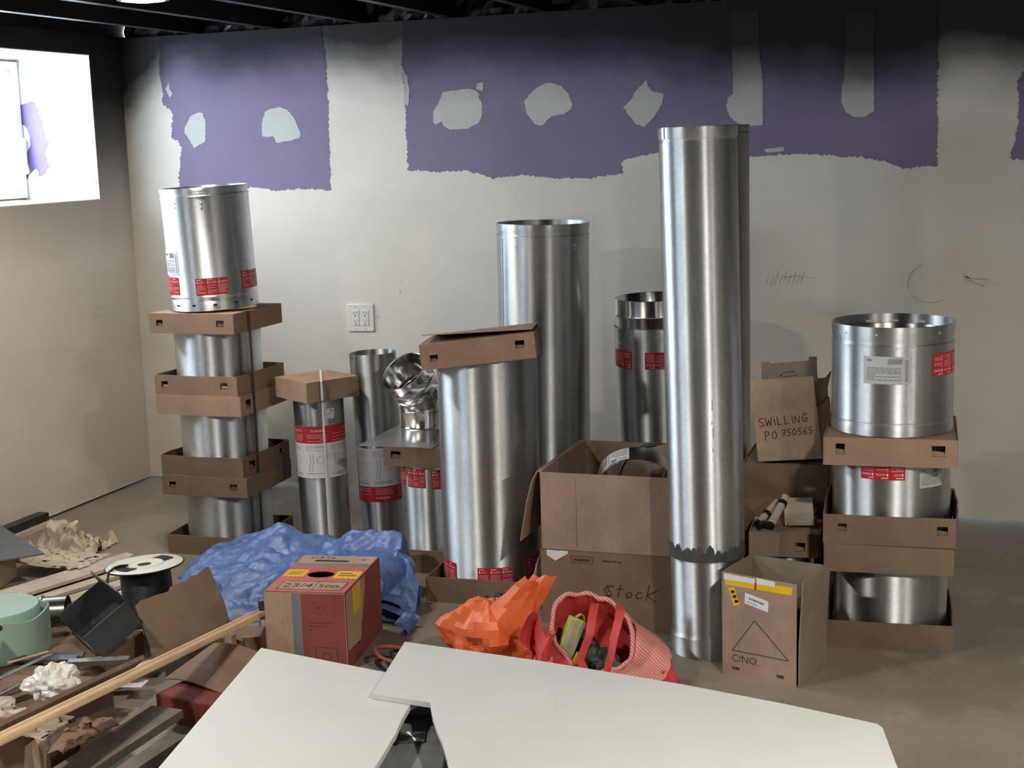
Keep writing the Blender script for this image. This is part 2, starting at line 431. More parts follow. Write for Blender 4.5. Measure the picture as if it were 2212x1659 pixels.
FILL = [[(-3.422, 1.691), (-3.4, 1.687), (-3.388, 1.648), (-3.391, 1.603), (-3.398, 1.558), (-3.457, 1.534), (-3.473, 1.566), (-3.499, 1.603), (-3.497, 1.626), (-3.465, 1.67)],
        [(-3.11, 1.575), (-3.107, 1.625), (-3.088, 1.682), (-3.059, 1.69), (-3.015, 1.698), (-2.98, 1.687), (-2.947, 1.645), (-2.919, 1.578), (-2.928, 1.562), (-2.968, 1.551), (-3.04, 1.544), (-3.052, 1.573), (-3.081, 1.57)],
        [(-2.249, 1.729), (-2.209, 1.733), (-2.131, 1.739), (-2.098, 1.729), (-2.083, 1.713), (-2.09, 1.702), (-2.074, 1.68), (-2.077, 1.62), (-2.09, 1.597), (-2.137, 1.577), (-2.183, 1.573), (-2.222, 1.574), (-2.248, 1.59), (-2.257, 1.608), (-2.288, 1.597), (-2.296, 1.61), (-2.294, 1.652), (-2.267, 1.687)],
        [(-2.094, 1.758), (-2.067, 1.762), (-2.069, 1.725), (-2.098, 1.735)],
        [(-1.798, 1.746), (-1.766, 1.746), (-1.729, 1.731), (-1.699, 1.701), (-1.683, 1.659), (-1.688, 1.639), (-1.72, 1.619), (-1.77, 1.615), (-1.796, 1.595), (-1.815, 1.577), (-1.847, 1.585), (-1.88, 1.625), (-1.886, 1.661), (-1.891, 1.676), (-1.868, 1.702), (-1.836, 1.73)],
        [(-1.373, 1.741), (-1.37, 1.718), (-1.347, 1.695), (-1.304, 1.685), (-1.313, 1.641), (-1.348, 1.59), (-1.388, 1.557), (-1.419, 1.57), (-1.45, 1.608), (-1.473, 1.64), (-1.441, 1.661), (-1.421, 1.698)],
        [(-1.028, 1.987), (-0.926, 1.981), (-0.924, 1.895), (-0.921, 1.808), (-0.91, 1.713), (-0.91, 1.549), (-0.959, 1.546), (-1.004, 1.555), (-1.041, 1.586), (-1.054, 1.624), (-1.048, 1.66), (-1.026, 1.674), (-1.029, 1.813)],
        [(-0.595, 1.962), (-0.491, 1.956), (-0.49, 1.681), (-0.487, 1.588), (-0.521, 1.568), (-0.557, 1.565), (-0.593, 1.585), (-0.612, 1.628), (-0.608, 1.686), (-0.601, 1.707), (-0.598, 1.792)]]
for i, q in enumerate(FILL): wall_patch('filler_patch', q, 0.0024, M_FILL, 31 + i, 0.0018, 0.007)
wall_patch('filler_smear', [(-2.427, 1.845), (-2.405, 1.80), (-2.40, 1.74), (-2.408, 1.68), (-2.428, 1.69), (-2.418, 1.75)], 0.0026, M_FILL, 51, 0.003)
wall_patch('filler_smear', [(-3.58, 1.80), (-3.565, 1.83), (-3.56, 1.79), (-3.545, 1.775), (-3.56, 1.76), (-3.575, 1.775)], 0.0026, M_FILL, 52, 0.004)
wall_patch('filler_smear', [(-0.905, 1.455), (-0.83, 1.462), (-0.83, 1.445), (-0.90, 1.442)], 0.0026, M_FILL, 53, 0.002)
# dark rubbed marks and nail holes
M_SCUFF = mat('scuff_mark', RGB(198, 192, 182), 0.8, var=0.04)
def scuff(pts, w):
    mb = MB(); ribbon(mb, pts, w); mb.v = [(x, YB - 0.0011 - z, y) for x, y, z in mb.v]
    return obj('scuff_mark', mb, M_SCUFF, wb, smooth=0)
def arc(cx, cz, rx, rz, a0, a1, n=14): return [(cx + rx * math.cos(R(a0 + (a1 - a0) * i / n)), cz + rz * math.sin(R(a0 + (a1 - a0) * i / n))) for i in range(n + 1)]
scuff(arc(-0.27, 0.93, 0.085, 0.075, 110, 195), 0.004); scuff(arc(-0.27, 0.93, 0.09, 0.075, 215, 300), 0.004)
scuff([(-0.155, 0.955), (-0.11, 0.947), (-0.06, 0.944)], 0.006); scuff([(-0.145, 0.944), (-0.10, 0.928), (-0.075, 0.917)], 0.005); scuff([(-0.15, 0.962), (-0.12, 0.94)], 0.004)
for k in range(9): scuff([(-0.90 + 0.017 * k, 0.925 + 0.006 * math.sin(k * 5)), (-0.885 + 0.017 * k, 0.972 + 0.008 * math.cos(k * 3))], 0.0025)
scuff([(-0.83, 0.952), (-0.78, 0.958), (-0.70, 0.946)], 0.003)
scuff([(-2.473, 0.926), (-2.471, 0.938)], 0.004); scuff([(-2.484, 0.882), (-2.482, 0.892)], 0.004); scuff([(-2.60, 0.78), (-2.585, 0.782)], 0.004)

# left wall with the visible window opening and the added unseen one
wl = MB(); xc = XL - WTH / 2
def lw(y0, y1, z0, z1): wl.box((xc, (y0 + y1) / 2, (z0 + z1) / 2), (WTH, y1 - y0, z1 - z0))
ys = [YF]
lw(YF, YB + 0.12, 0.010, WIN[0][2]); lw(YF, YB + 0.12, WIN[0][3], ZC)
lw(WIN[0][1], YB + 0.12, WIN[0][2], WIN[0][3]); lw(WIN[1][1], WIN[0][0], WIN[0][2], WIN[0][3]); lw(YF, WIN[1][0], WIN[0][2], WIN[0][3])
wall_l = struct(obj('wall_left', wl, M_WALLL, smooth=0))
# brightly primed linings of the window openings
M_REVEAL = mat('white_reveal', RGB(230, 230, 228), 0.7, var=0.02)
def lining(w):
    y0, y1, z0, z1 = w; t = 0.004; mb = MB(); cx = XL - WTH / 2 + 0.0005
    mb.box((cx, y1 - t / 2, (z0 + z1) / 2), (WTH + 0.001, t, z1 - z0)); mb.box((cx, y0 + t / 2, (z0 + z1) / 2), (WTH + 0.001, t, z1 - z0))
    mb.box((cx, (y0 + y1) / 2, z0 + t / 2), (WTH + 0.001, y1 - y0, t)); mb.box((cx, (y0 + y1) / 2, z1 - t / 2), (WTH + 0.001, y1 - y0, t))
    return obj('window_lining', mb, M_REVEAL, wall_l, smooth=0)
for w in WIN: lining(w)
JAMB = [(-4.204, 1.824), (-4.198, 1.759), (-4.179, 1.745), (-4.149, 1.757), (-4.119, 1.76), (-4.106, 1.751), (-4.085, 1.695), (-4.072, 1.659), (-4.064, 1.589), (-4.042, 1.579), (-4.076, 1.529), (-4.066, 1.491), (-4.059, 1.466), (-4.079, 1.443), (-4.095, 1.429), (-4.116, 1.428), (-4.116, 1.449), (-4.127, 1.462), (-4.145, 1.454), (-4.17, 1.435), (-4.178, 1.417), (-4.196, 1.418), (-4.202, 1.409)]
q = ragged(JAMB, 0.003, 0.012, 77)
obj('bare_board', MB().prism([(x, WIN[0][1] - 0.0055, z) for x, z in q], (0, 0.0013, 0)), M_PURPLE_J, wall_l, smooth=0)
q = ragged([(-4.185, 1.66), (-4.165, 1.655), (-4.145, 1.61), (-4.145, 1.57), (-4.165, 1.54), (-4.185, 1.545), (-4.192, 1.6)], 0.002, 0.012, 78)
obj('filler_patch', MB().prism([(x, WIN[0][1] - 0.007, z) for x, z in q], (0, 0.0012, 0)), M_REVEAL, wall_l, smooth=0)

M_GLASS = NT('window_glass')
tr = M_GLASS.n('ShaderNodeBsdfTransparent'); gl = M_GLASS.n('ShaderNodeBsdfGlossy'); gl.inputs['Roughness'].default_value = 0.02
mx = M_GLASS.n('ShaderNodeMixShader'); mx.inputs[0].default_value = 0.06
M_GLASS.l(tr.outputs[0], mx.inputs[1]); M_GLASS.l(gl.outputs[0], mx.inputs[2]); M_GLASS.l(mx.outputs[0], M_GLASS.out.inputs[0]); M_GLASS = M_GLASS.m
M_VINYL = mat('white_vinyl', RGB(228, 228, 226), 0.35, var=0.02)
M_FOAM = mat('tan_sealant', RGB(160, 138, 108), 0.8, var=0.15, scale=30)
def window(n, w):
    y0, y1, z0, z1 = w[0] + 0.006, w[1] - 0.006, w[2] + 0.006, w[3] - 0.006; X = XL - WTH + 0.012
    e = bpy.data.objects.new('window_%d' % n, None); COL.objects.link(e); e.location = (X, (y0 + y1) / 2, z0); struct(e)
    def ring(name, a, b, c, d, th, dx, dp, m):
        mb = MB()
        for (p0, p1, q0, q1) in ((a, b, c, c + th), (a, b, d - th, d), (a, a + th, c + th, d - th), (b - th, b, c + th, d - th)):
            mb.box((dx, (p0 + p1) / 2 - (y0 + y1) / 2, (q0 + q1) / 2 - z0), (dp, p1 - p0, q1 - q0))
        return obj(name, mb, m, e, smooth=0)
    ring('sealant', y0, y1, z0, z1, 0.010, 0.012, 0.018, M_FOAM)
    ring('window_frame', y0 + 0.010, y1 - 0.010, z0 + 0.010, z1 - 0.010, 0.034, 0.010, 0.060, M_VINYL)
    ym = (y0 + y1) / 2
    for (a, b, dx) in ((y0 + 0.044, ym + 0.02, -0.004), (ym - 0.02, y1 - 0.044, 0.014)):
        s = ring('sash', a, b, z0 + 0.044, z1 - 0.044, 0.030, dx, 0.020, M_VINYL)
        g = MB().box((dx, (a + b) / 2 - ym, (z1 - z0) / 2), (0.004, b - a - 0.058, z1 - z0 - 0.146))
        obj('pane', g, M_GLASS, e, smooth=0)
    h = MB().box((0.052, y1 - 0.030 - ym, 0.22), (0.022, 0.022, 0.11)); h.box((0.060, y1 - 0.034 - ym, 0.145), (0.018, 0.020, 0.06), Matrix.Rotation(R(12), 3, 'X'))
    obj('window_handle', h, M_VINYL, e, bevel=0.004)
for i, w in enumerate(WIN): window(i + 1, w)

struct(obj('wall_right', MB().box((XR + 0.06, (YB + YF) / 2, ZC / 2 + 0.1), (0.12, YB - YF + 0.3, ZC + 0.2)), M_PLAIN, smooth=0))
struct(obj('wall_front', MB().box(((XL + XR) / 2, YF - 0.06, ZC / 2 + 0.1), (XR - XL, 0.12, ZC + 0.2)), M_PLAIN, smooth=0))

# ceiling: black deck with open joists running to the back wall
ceil = struct(obj('ceiling', MB().box(((XL + XR) / 2 - 0.2, (YB + YF) / 2, ZC + 0.27), (XR - XL + 0.8, YB - YF + 0.5, 0.06)), M_DECK, smooth=0))
jm = MB().box((0, (YB + YF) / 2 + 0.04, 0.119), (0.038, YB - YF + 0.16, 0.235)); j0 = None
x = -3.445 - 0.406 + 0.019
while x < XR:
    if j0 is None: j0 = obj('joist', jm, M_BLACK, ceil, loc=(x, 0, ZC), smooth=0); j0.location = (x, 0, ZC)
    else:
        k = j0.copy(); COL.objects.link(k); k.location = (x, 0, ZC)
    x += 0.406
rb = MB(); n = 240
g = [[((XL + (XR - XL) * i / n), YB + 0.06 - 0.05 * abs(noise.noise(Vector((i * 0.35, j * 1.3, 2.0)))) - 0.02 * noise.noise(Vector((i * 1.9, j * 3.1, 0))), ZC + 0.001 + 0.235 * j / 8) for j in range(9)] for i in range(n + 1)]
rb.sheet(g, 0.01)
obj('rim_insulation', rb, mat('black_crumpled_foil', RGB(18, 18, 21), 0.5, var=0.25, spec=0.6), ceil, smooth=0)
# front and side rims that close the joist bays
obj('rim_board', MB().box(((XL + XR) / 2, YF - 0.02, ZC + 0.12), (XR - XL + 0.3, 0.04, 0.235)), M_DECK, ceil, smooth=0)
obj('rim_board', MB().box((XL - 0.15, (YF + YB) / 2, ZC + 0.12), (0.04, YB - YF + 0.2, 0.235)), M_DECK, ceil, smooth=0)
obj('rim_board', MB().box((XR + 0.03, (YF + YB) / 2, ZC + 0.12), (0.04, YB - YF + 0.2, 0.235)), M_DECK, ceil, smooth=0)
obj('sill_plate', MB().box((XL - 0.10, (YF + YB) / 2, ZC + 0.004), (0.20, YB - YF + 0.2, 0.008)), M_DECK, ceil, smooth=0)

# ------------------------------------------------------------------ ceiling lamps
M_LENS = NT('lit_lamp_lens'); M_LENS.b.inputs['Base Color'].default_value = (1, 0.95, 0.86, 1)
M_LENS.b.inputs['Emission Color'].default_value = (1.0, 0.86, 0.66, 1); M_LENS.b.inputs['Emission Strength'].default_value = 14.0; M_LENS = M_LENS.m
M_TRIM = mat('grey_lamp_trim', RGB(150, 150, 150), 0.4, var=0.05)
def ceiling_light(x, y, watts, label, size=0.15):
    e = thing('ceiling_light', label, 'lamp', (x, y, ZC + 0.004))
    obj('trim_ring', MB().lathe([(0.072, 0.002), (0.074, -0.004), (0.088, -0.002), (0.092, 0.012), (0.092, 0.020)], 48), M_TRIM, e)
    obj('lens', MB().lathe([(0.0, -0.010), (0.03, -0.009), (0.06, -0.004), (0.072, 0.004)], 48), M_LENS, e)
    obj('housing', MB().lathe([(0.095, 0.018), (0.095, 0.09), (0.0, 0.09)], 32), M_BLACK, e)
    obj('hanger_bar', MB().box((0, 0, 0.055), (0.366, 0.03, 0.02)), M_BLACK, e, smooth=0)
    d = bpy.data.lights.new('lamp_light', 'AREA'); d.shape = 'DISK'; d.size = size; d.energy = watts; d.color = (1.0, 0.93, 0.82)
    l = bpy.data.objects.new('lamp_light', d); COL.objects.link(l); l.parent = e; l.location = (0, 0, -0.014)
    return e
ceiling_light(-2.83, 4.40, LAMP_W * 0.70, 'round glowing ceiling light between the black joists')
ceiling_light(0.42, 1.90, LAMP_W * 2.4, 'round ceiling light above the white boards in front')
ceiling_light(-2.43, 1.90, LAMP_W * 1.7, 'added unseen ceiling light brightening the left wall')  # out-of-view lamp put in to brighten the left wall
ceiling_light(2.05, 1.60, LAMP_W * 2.4, 'added unseen ceiling light filling the right side of the room')  # out-of-view lamp put in as fill for the right of the back wall

# ------------------------------------------------------------------ wall outlet
e = thing('wall_outlet', 'white double electrical outlet on the back wall', 'outlet', (-2.674, YB, 0.775), mw=Matrix.Translation((-2.674, YB, 0.775)) @ Matrix.Rotation(R(-0.5), 4, 'Y'))
obj('cover_plate', MB().box((0, -0.004, 0), (0.126, 0.008, 0.122)), WHITE_PLASTIC, e, bevel=0.003)
for sx in (-0.023, 0.023):
    r = obj('receptacle', MB().box((sx, -0.0095, 0), (0.033, 0.004, 0.067)), WHITE_PLASTIC, e, bevel=0.0012)
    for zc in (0.018, -0.018):
        s = MB()
        for dx, hh in ((-0.006, 0.010), (0.006, 0.008)): s.box((sx + dx, -0.0116, zc + 0.004), (0.0018, 0.0006, hh))
        s.box((sx, -0.0116, zc - 0.008), (0.005, 0.0006, 0.005))
        obj('socket_slots', s, DARK_HOLE, r, smooth=0)
for sx in (-0.023, 0.023):
    for zz in (0.049, -0.049): obj('screw', MB().box((sx, -0.0083, zz), (0.004, 0.001, 0.004)), PRINT_GREY, e)
# ------------------------------------------------------------------ flue pipes
def curved(r, a0, a1, z0, z1, t=0.0006, n=12):
    return MB().sheet([[(r * math.cos(R(a0 + (a1 - a0) * i / n)), r * math.sin(R(a0 + (a1 - a0) * i / n)), z0 + (z1 - z0) * j) for j in (0, 1)] for i in range(n + 1)], t)
def wrap_flat(mb, r, ac, zc):
    """flat xy print bent round a pipe: x runs to the viewer's right, y up"""
    mb.v = [((r + z) * math.cos(R(ac) + x / r), (r + z) * math.sin(R(ac) + x / r), zc + y) for x, y, z in mb.v]; return mb
def red_label(e, r, ac, zc, w, h, flip=False, cols=3, seed=1):
    """warning label: red field, headed columns of small white words"""
    a = math.degrees(w / r) / 2
    lb = obj('warning_label', curved(r + 0.0008, ac - a, ac + a, zc - h / 2, zc + h / 2), RED_LABEL, e)
    lb['label'] = 'red warning label with white print'
    mb = MB(); rnd = random.Random(seed); cw = w / cols * 0.82
    for k in range(cols):
        x0 = -w / 2 + w * (k + 0.10) / cols
        vs, fs = text_geo(('HOT', 'CAUTION', 'WARNING')[k % 3], h * 0.15); mx = max(v.x for v in vs)
        mb.add([(x0 + h * 0.12 + v.x * min(1, (cw - h * 0.12) / mx), v.y + h * 0.20, 0) for v in vs], fs)
        mb.add([(x0, h * 0.20, 0), (x0 + h * 0.09, h * 0.20, 0), (x0 + h * 0.075, h * 0.28, 0), (x0 + h * 0.045, h * 0.36, 0), (x0 + h * 0.015, h * 0.28, 0)], [(0, 1, 2, 3, 4)])
        lines_of_print(mb, x0, x0 + cw * 0.6, h * 0.37, h * 0.45, 1, rnd, 0.6)
        st = len(mb.v); sub = lines_of_print(MB(), x0, x0 + cw, -h * 0.42, h * 0.12, 7, rnd, 0.26); mb.add(sub.v, sub.f)
    if flip: mb.v = [(-x, -y, z) for x, y, z in mb.v]
    wrap_flat(mb, r + 0.0016, ac, zc)
    obj('label_print', mb, PRINT_WHITE, lb, smooth=0)['kind'] = 'stuff'
    return lb
def white_label(e, r, ac, zc, w, h, m=None, seed=3, rows=9, name='data_label'):
    a = math.degrees(w / r) / 2
    lb = obj(name, curved(r + 0.0008, ac - a, ac + a, zc - h / 2, zc + h / 2), m or WHITE_LABEL, e)
    rnd = random.Random(seed); mb = MB()
    lines_of_print(mb, -w * 0.42, w * 0.30, -h * 0.38, h * 0.12, rows, rnd, 0.4)
    lines_of_print(mb, -w * 0.42, -w * 0.05, h * 0.30, h * 0.42, 1, rnd, 0.6)
    for k in range(14): mb.add([(w * (0.02 + 0.022 * k) + a2, h * 0.22, 0) for a2 in (0, w * 0.012)] + [(w * (0.02 + 0.022 * k) + a2, h * 0.42, 0) for a2 in (w * 0.012, 0)], [(0, 1, 2, 3)])
    for k in range(16): mb.add([(w * 0.38, h * (-0.4 + 0.05 * k) + b, 0) for b in (0, h * 0.025)] + [(w * 0.45, h * (-0.4 + 0.05 * k) + b, 0) for b in (h * 0.025, 0)], [(0, 1, 2, 3)])
    wrap_flat(mb, r + 0.0016, ac, zc); obj('label_print', mb, PRINT_GREY, lb, smooth=0)['kind'] = 'stuff'
    lb['label'] = 'pale data label with small grey print'
    return lb
RIVET = None
def rivet(e, r, a, z, m, sz=0.0045):
    global RIVET
    mw = Matrix.Rotation(R(a), 4, 'Z') @ Matrix.Translation((r - 0.0005, 0, z)) @ Matrix.Rotation(PI / 2, 4, 'Y')
    mb = MB().lathe([(sz, 0), (sz * 0.85, sz * 0.35), (sz * 0.45, sz * 0.55), (0.0001, sz * 0.6)], 10)
    return obj('rivet', mb, m, e, mw=mw)
def pipe_profile(r, h, top=0.045, bottom=0.045, bead=0.006):
    p = [(r - 0.004, 0.0), (r, 0.0)]
    if bottom: p += [(r + 0.001, bottom * 0.5), (r, bottom - 0.006), (r - bead, bottom), (r + bead * 0.5, bottom + 0.007), (r, bottom + 0.014)]
    p += [(r, h * 0.5)]
    if top: p += [(r, h - top - 0.014), (r + bead * 0.5, h - top - 0.007), (r - bead, h - top), (r, h - top + 0.006), (r + 0.0015, h - 0.006)]
    p += [(r + 0.0015, h - 0.001), (r - 0.0005, h), (r - 0.0025, h - 0.002), (r - 0.0025, 0.01)]
    return p
def flue(label, x, y, z, r, h, m=GALV, dx=0.0, dy=0.0, top=0.04, bottom=0.045, liner=0.022, liner_drop=0.03, seam=None, rivets=(), name='flue_pipe', group=None):
    e = thing(name, label, 'pipe', mw=lean((x, y, z), to_cam(x, y), dx, dy), group=group)
    obj('shell', MB().lathe(pipe_profile(r, h, top, bottom), 96), m, e, smooth=50)
    if liner:
        ri = r - liner
        lp = [(r - 0.003, h - liner_drop - 0.02), (ri + 0.004, h - liner_drop - 0.014), (ri + 0.002, h - liner_drop), (ri, h - liner_drop + 0.002), (ri - 0.001, h - liner_drop), (ri - 0.001, 0.02)]
        obj('liner', MB().lathe(lp, 72), LINER, e, smooth=50)
    if seam is not None:
        for a in (seam if isinstance(seam, (list, tuple)) else (seam,)):
            q = MB().box((0, 0, h / 2), (0.0016, 0.012, h - 0.10)); q.xf(Matrix.Rotation(R(a), 4, 'Z') @ Matrix.Translation((r + 0.0004, 0, 0)))
            obj('seam', q, m, e, smooth=0)
    for a, zz in rivets: rivet(e, r, a, zz, m)
    return e

# ------------------------------------------------------------------ corrugated trays and caps
def cut_list(s, cuts, n):
    a = sorted(set([0.0, 1.0] + [round(c, 4) for c in cuts] + [i / n for i in range(n + 1)])); out = [a[0]]
    for v in a[1:]:
        if v - out[-1] > 0.012 or v in cuts or v == 1.0:
            if v - out[-1] <= 0.012 and out[-1] not in cuts and out[-1] != 0.0: out[-1] = v
            else: out.append(v)
    return out
def card_side(p0, p1, h, t, holes, wob, seed, z0=0.0, up=True):
    """upright cardboard side from p0 to p1 with rectangular holes (u0,u1,v0,v1 as shares)"""
    us = cut_list(1, [c for q in holes for c in q[:2]], 8); vs = cut_list(1, [c for q in holes for c in q[2:]], 3)
    a, b = Vector(p0), Vector(p1); nrm = Vector(((b - a).y, -(b - a).x, 0)).normalized()
    g = []
    for u in us:
        row = []
        for v in vs:
            p = a + (b - a) * u; k = (v if up else 1 - v); bow = math.sin(PI * u)
            q = noise.noise(Vector((u * 3.0, seed * 7.1, 0)))
            row.append(p + nrm * (wob * k * (bow * (0.6 + q) + 0.25 * q)) + Vector((0, 0, z0 + h * v + (k * wob * 0.7 * q * bow))))
        g.append(row)
    skip = [(i, j) for i in range(len(us) - 1) for j in range(len(vs) - 1)
            for (u0, u1, v0, v1) in holes if us[i] >= u0 - 1e-4 and us[i + 1] <= u1 + 1e-4 and vs[j] >= v0 - 1e-4 and vs[j + 1] <= v1 + 1e-4]
    return MB().sheet(g, t, skip)
HF = [(0.10, 0.17, 0.35, 0.65), (0.76, 0.85, 0.35, 0.65)]
def tray(label, x, y, z, sx, sy, h, rz=0.0, up=True, m=CARD, wob=0.006, seed=1, holes=None, name='cardboard_tray', dx=0.0, dy=0.0, group=None, cat='cardboard tray', top_hole=False):
    """up: open tray holding a pipe's foot; otherwise a cap pushed over a pipe's top"""
    e = thing(name, label, cat, mw=lean((x, y, z), rz, dx, dy), group=group)
    t = 0.004; hx, hy = sx / 2, sy / 2; holes = holes or {}
    C4 = [(-hx, -hy, 0), (hx, -hy, 0), (hx, hy, 0), (-hx, hy, 0)]
    for i, s in enumerate(('front', 'right', 'back', 'left')):
        o = obj('side_panel', card_side(C4[i], C4[(i + 1) % 4], h, t, holes.get(s, []), wob, seed + i, 0, up), m, e, smooth=0)
        for q in holes.get(s, []):
            a, b = Vector(C4[i]), Vector(C4[(i + 1) % 4]); nr = Vector(((b - a).y, -(b - a).x, 0)).normalized(); d = (b - a)
            u0, u1 = a + d * q[0], a + d * q[1]; zt = h * q[2]
            tb = MB().sheet([[u0 + nr * -0.003 + Vector((0, 0, zt)), u0 - nr * 0.012 + Vector((0, 0, zt + h * (q[3] - q[2]) * 0.45))],
                             [u1 + nr * -0.003 + Vector((0, 0, zt)), u1 - nr * 0.014 + Vector((0, 0, zt + h * (q[3] - q[2]) * 0.3))]], 0.002)
            obj('punched_tab', tb, m, o, smooth=0)
    zz = t / 2 if up else h - t / 2
    obj('bottom_panel' if up else 'top_panel', MB().sheet([[(-hx + t + (sx - 2 * t) * i / 4, -hy + t + (sy - 2 * t) * j / 4, zz) for j in range(5)] for i in range(5)], t), m, e, smooth=0)
    return e

# ---- stack on the left: four lengths of pipe packed in trays and caps
SX, SY = -2.835, 4.765
LS = 'left stack'
H1 = [(0.08, 0.16, 0.35, 0.68), (0.80, 0.89, 0.35, 0.68)]
def unit(z, n, top_seed, x, y, r, mt, labels, rzt, rzc, holes_t, holes_c, hh, s, capm, traym):
    tray(labels[0], x, y, z, s, s, 0.075, R(rzt), True, traym, 0.007, top_seed, holes_t)
    p = flue(labels[1], x, y, z + 0.005, r, hh - 0.012, mt, top=0, bottom=0.03, liner=0.02)
    tray(labels[2], x, y, z + hh - 0.075, s + 0.006, s + 0.006, 0.075, R(rzc), False, capm, 0.003, top_seed + 5, holes_c, cat='cardboard cap')
    return p
U = 0.308
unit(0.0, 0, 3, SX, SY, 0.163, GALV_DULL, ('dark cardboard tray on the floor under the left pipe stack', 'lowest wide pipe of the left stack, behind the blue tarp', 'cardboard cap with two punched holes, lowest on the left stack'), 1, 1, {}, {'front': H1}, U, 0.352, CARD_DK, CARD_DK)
unit(U, 1, 8, SX - 0.004, SY + 0.004, 0.163, GALV, ('cardboard tray with hole in its right side, lower of the left stack', 'middle wide pipe of the left stack, between folded cardboard trays', 'faded cardboard cap with torn pale paper on the left stack'), -1, 0, {'right': [(0.12, 0.26, 0.3, 0.75), (0.78, 0.92, 0.3, 0.75)]}, {'right': [(0.10, 0.22, 0.3, 0.75)]}, U, 0.352, CARD_LT, CARD_DK)
unit(2 * U, 2, 14, SX - 0.008, SY + 0.006, 0.163, GALV, ('cardboard tray with two punched holes, upper of the left stack', 'upper wide pipe of the left stack, under the topmost cardboard cap', 'topmost cardboard cap of the left stack, pipe standing on it'), -1, -1, {'front': H1}, {'front': H1}, U, 0.352, CARD, CARD)
tp = flue('tilted pipe with red labels standing on top of the left stack', SX - 0.006, SY, 3 * U + 0.0095, 0.163, 0.452, GALV_BLUE, -0.030, -0.022, top=0.024, bottom=0.045, liner=0.018, liner_drop=0.05,
          seam=None, rivets=[(-42, 0.40), (-42, 0.385), (-5, 0.395), (-5, 0.38), (34, 0.40)])
red_label(tp, 0.163, -2, 0.090, 0.120, 0.062, seed=4); red_label(tp, 0.163, 62, 0.10, 0.125, 0.066, seed=5); red_label(tp, 0.163, -72, 0.095, 0.13, 0.066, seed=6)
white_label(tp, 0.163, -66, 0.18, 0.11, 0.09, seed=8)
for a in (-55, -28, 0, 28, 55):
    s = MB().box((0.1638, 0, 0.022), (0.002, 0.014, 0.006)); s.xf(Matrix.Rotation(R(a), 4, 'Z')); obj('slot', s, DARK_HOLE, tp, smooth=0)
# packing strap down the stack's right-hand side
st = MB(); sx0 = SX + 0.178
st.sheet([[(sx0 + 0.001, SY - 0.085, z), (sx0 + 0.001, SY - 0.070, z)] for z in (0.0, 0.2, 0.4, 0.6, 0.8, 0.925)], 0.0012)
st.sheet([[(sx0 + 0.001 - 0.36 * i / 6, SY - 0.085, 0.9285), (sx0 + 0.001 - 0.36 * i / 6, SY - 0.070, 0.9285)] for i in range(3)], 0.0012)
tag(obj('packing_strap', st, BLACK_PLASTIC), 'black plastic strap running down the left pipe stack', 'strap')

# ---- the two slim pipes behind the tarp
P1X, P1Y, R1 = -2.440, 4.80, 0.094
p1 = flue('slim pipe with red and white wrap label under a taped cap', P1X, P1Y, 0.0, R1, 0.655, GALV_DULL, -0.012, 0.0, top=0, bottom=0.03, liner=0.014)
def wrap_label(e, r, z0, z1, zr0, zr1, a0, a1, flip, seed):
    lb = obj('wrap_label', curved(r + 0.0008, a0, a1, z0, z1, n=28), WHITE_LABEL, e); lb['label'] = 'white instruction label with line drawings'
    rb = obj('warning_band', curved(r + 0.0009, a0, a1, zr0, zr1, n=28), RED_LABEL, e); rb['label'] = 'red warning band'
    rnd = random.Random(seed); w = R(a1 - a0) * r; ac = (a0 + a1) / 2
    mb = MB(); h = zr1 - zr0
    for k in range(3):
        x0 = -w / 2 + w * (k + 0.08) / 3
        lines_of_print(mb, x0, x0 + w * 0.26, -h * 0.05, h * 0.42, 5, rnd, 0.25)
        vs, fs = text_geo(('HOT', 'WARNING', 'CAUTION')[k], h * 0.2); mx = max(v.x for v in vs)
        mb.add([(x0 + v.x * min(1, w * 0.2 / mx), v.y - h * 0.3, 0) for v in vs], fs)
    if flip: mb.v = [(-x, -y, z) for x, y, z in mb.v]
    wrap_flat(mb, r + 0.0018, ac, (zr0 + zr1) / 2); obj('band_print', mb, PRINT_WHITE, rb, smooth=0)['kind'] = 'stuff'
    mb = MB(); H = z1 - z0
    for k in range(3):
        x0 = -w / 2 + w * (k + 0.06) / 3
        lines_of_print(mb, x0, x0 + w * 0.26, H * 0.28, H * 0.44, 4, rnd, 0.25); lines_of_print(mb, x0, x0 + w * 0.26, -H * 0.44, -H * 0.34, 2, rnd, 0.35)
        ribbon(mb, [(x0 + w * 0.05, H * 0.2), (x0 + w * 0.06, -H * 0.05), (x0 + w * 0.03, -H * 0.15), (x0 + w * 0.04, -H * 0.30)], w * 0.005)
        ribbon(mb, [(x0 + w * 0.09, H * 0.2), (x0 + w * 0.10, -H * 0.08), (x0 + w * 0.07, -H * 0.18), (x0 + w * 0.08, -H * 0.30)], w * 0.005)
        ribbon(mb, [(x0 + w * 0.19 + w * 0.05 * math.cos(i * PI / 8), H * 0.02 + H * 0.10 * math.sin(i * PI / 8)) for i in range(17)], w * 0.004)
        ribbon(mb, [(x0, -H * 0.02), (x0 + w * 0.17, H * 0.01)], w * 0.003)
    wrap_flat(mb, r + 0.0018, ac, (z0 + z1) / 2); obj('label_print', mb, PRINT_GREY, lb, smooth=0)['kind'] = 'stuff'
wrap_label(p1, R1, 0.292, 0.425, 0.425, 0.490, -100, 78, True, 21)
white_label(p1, R1, 24, 0.535, 0.038, 0.036, seed=22, rows=5)
tray('tan cardboard cap taped over the slim strapped pipe', P1X - 0.008, P1Y, 0.590, 0.225, 0.225, 0.075, R(58), False, CARD_LT, 0.006, 40, {}, cat='cardboard cap')
st = MB(); ca = to_cam(P1X, P1Y)
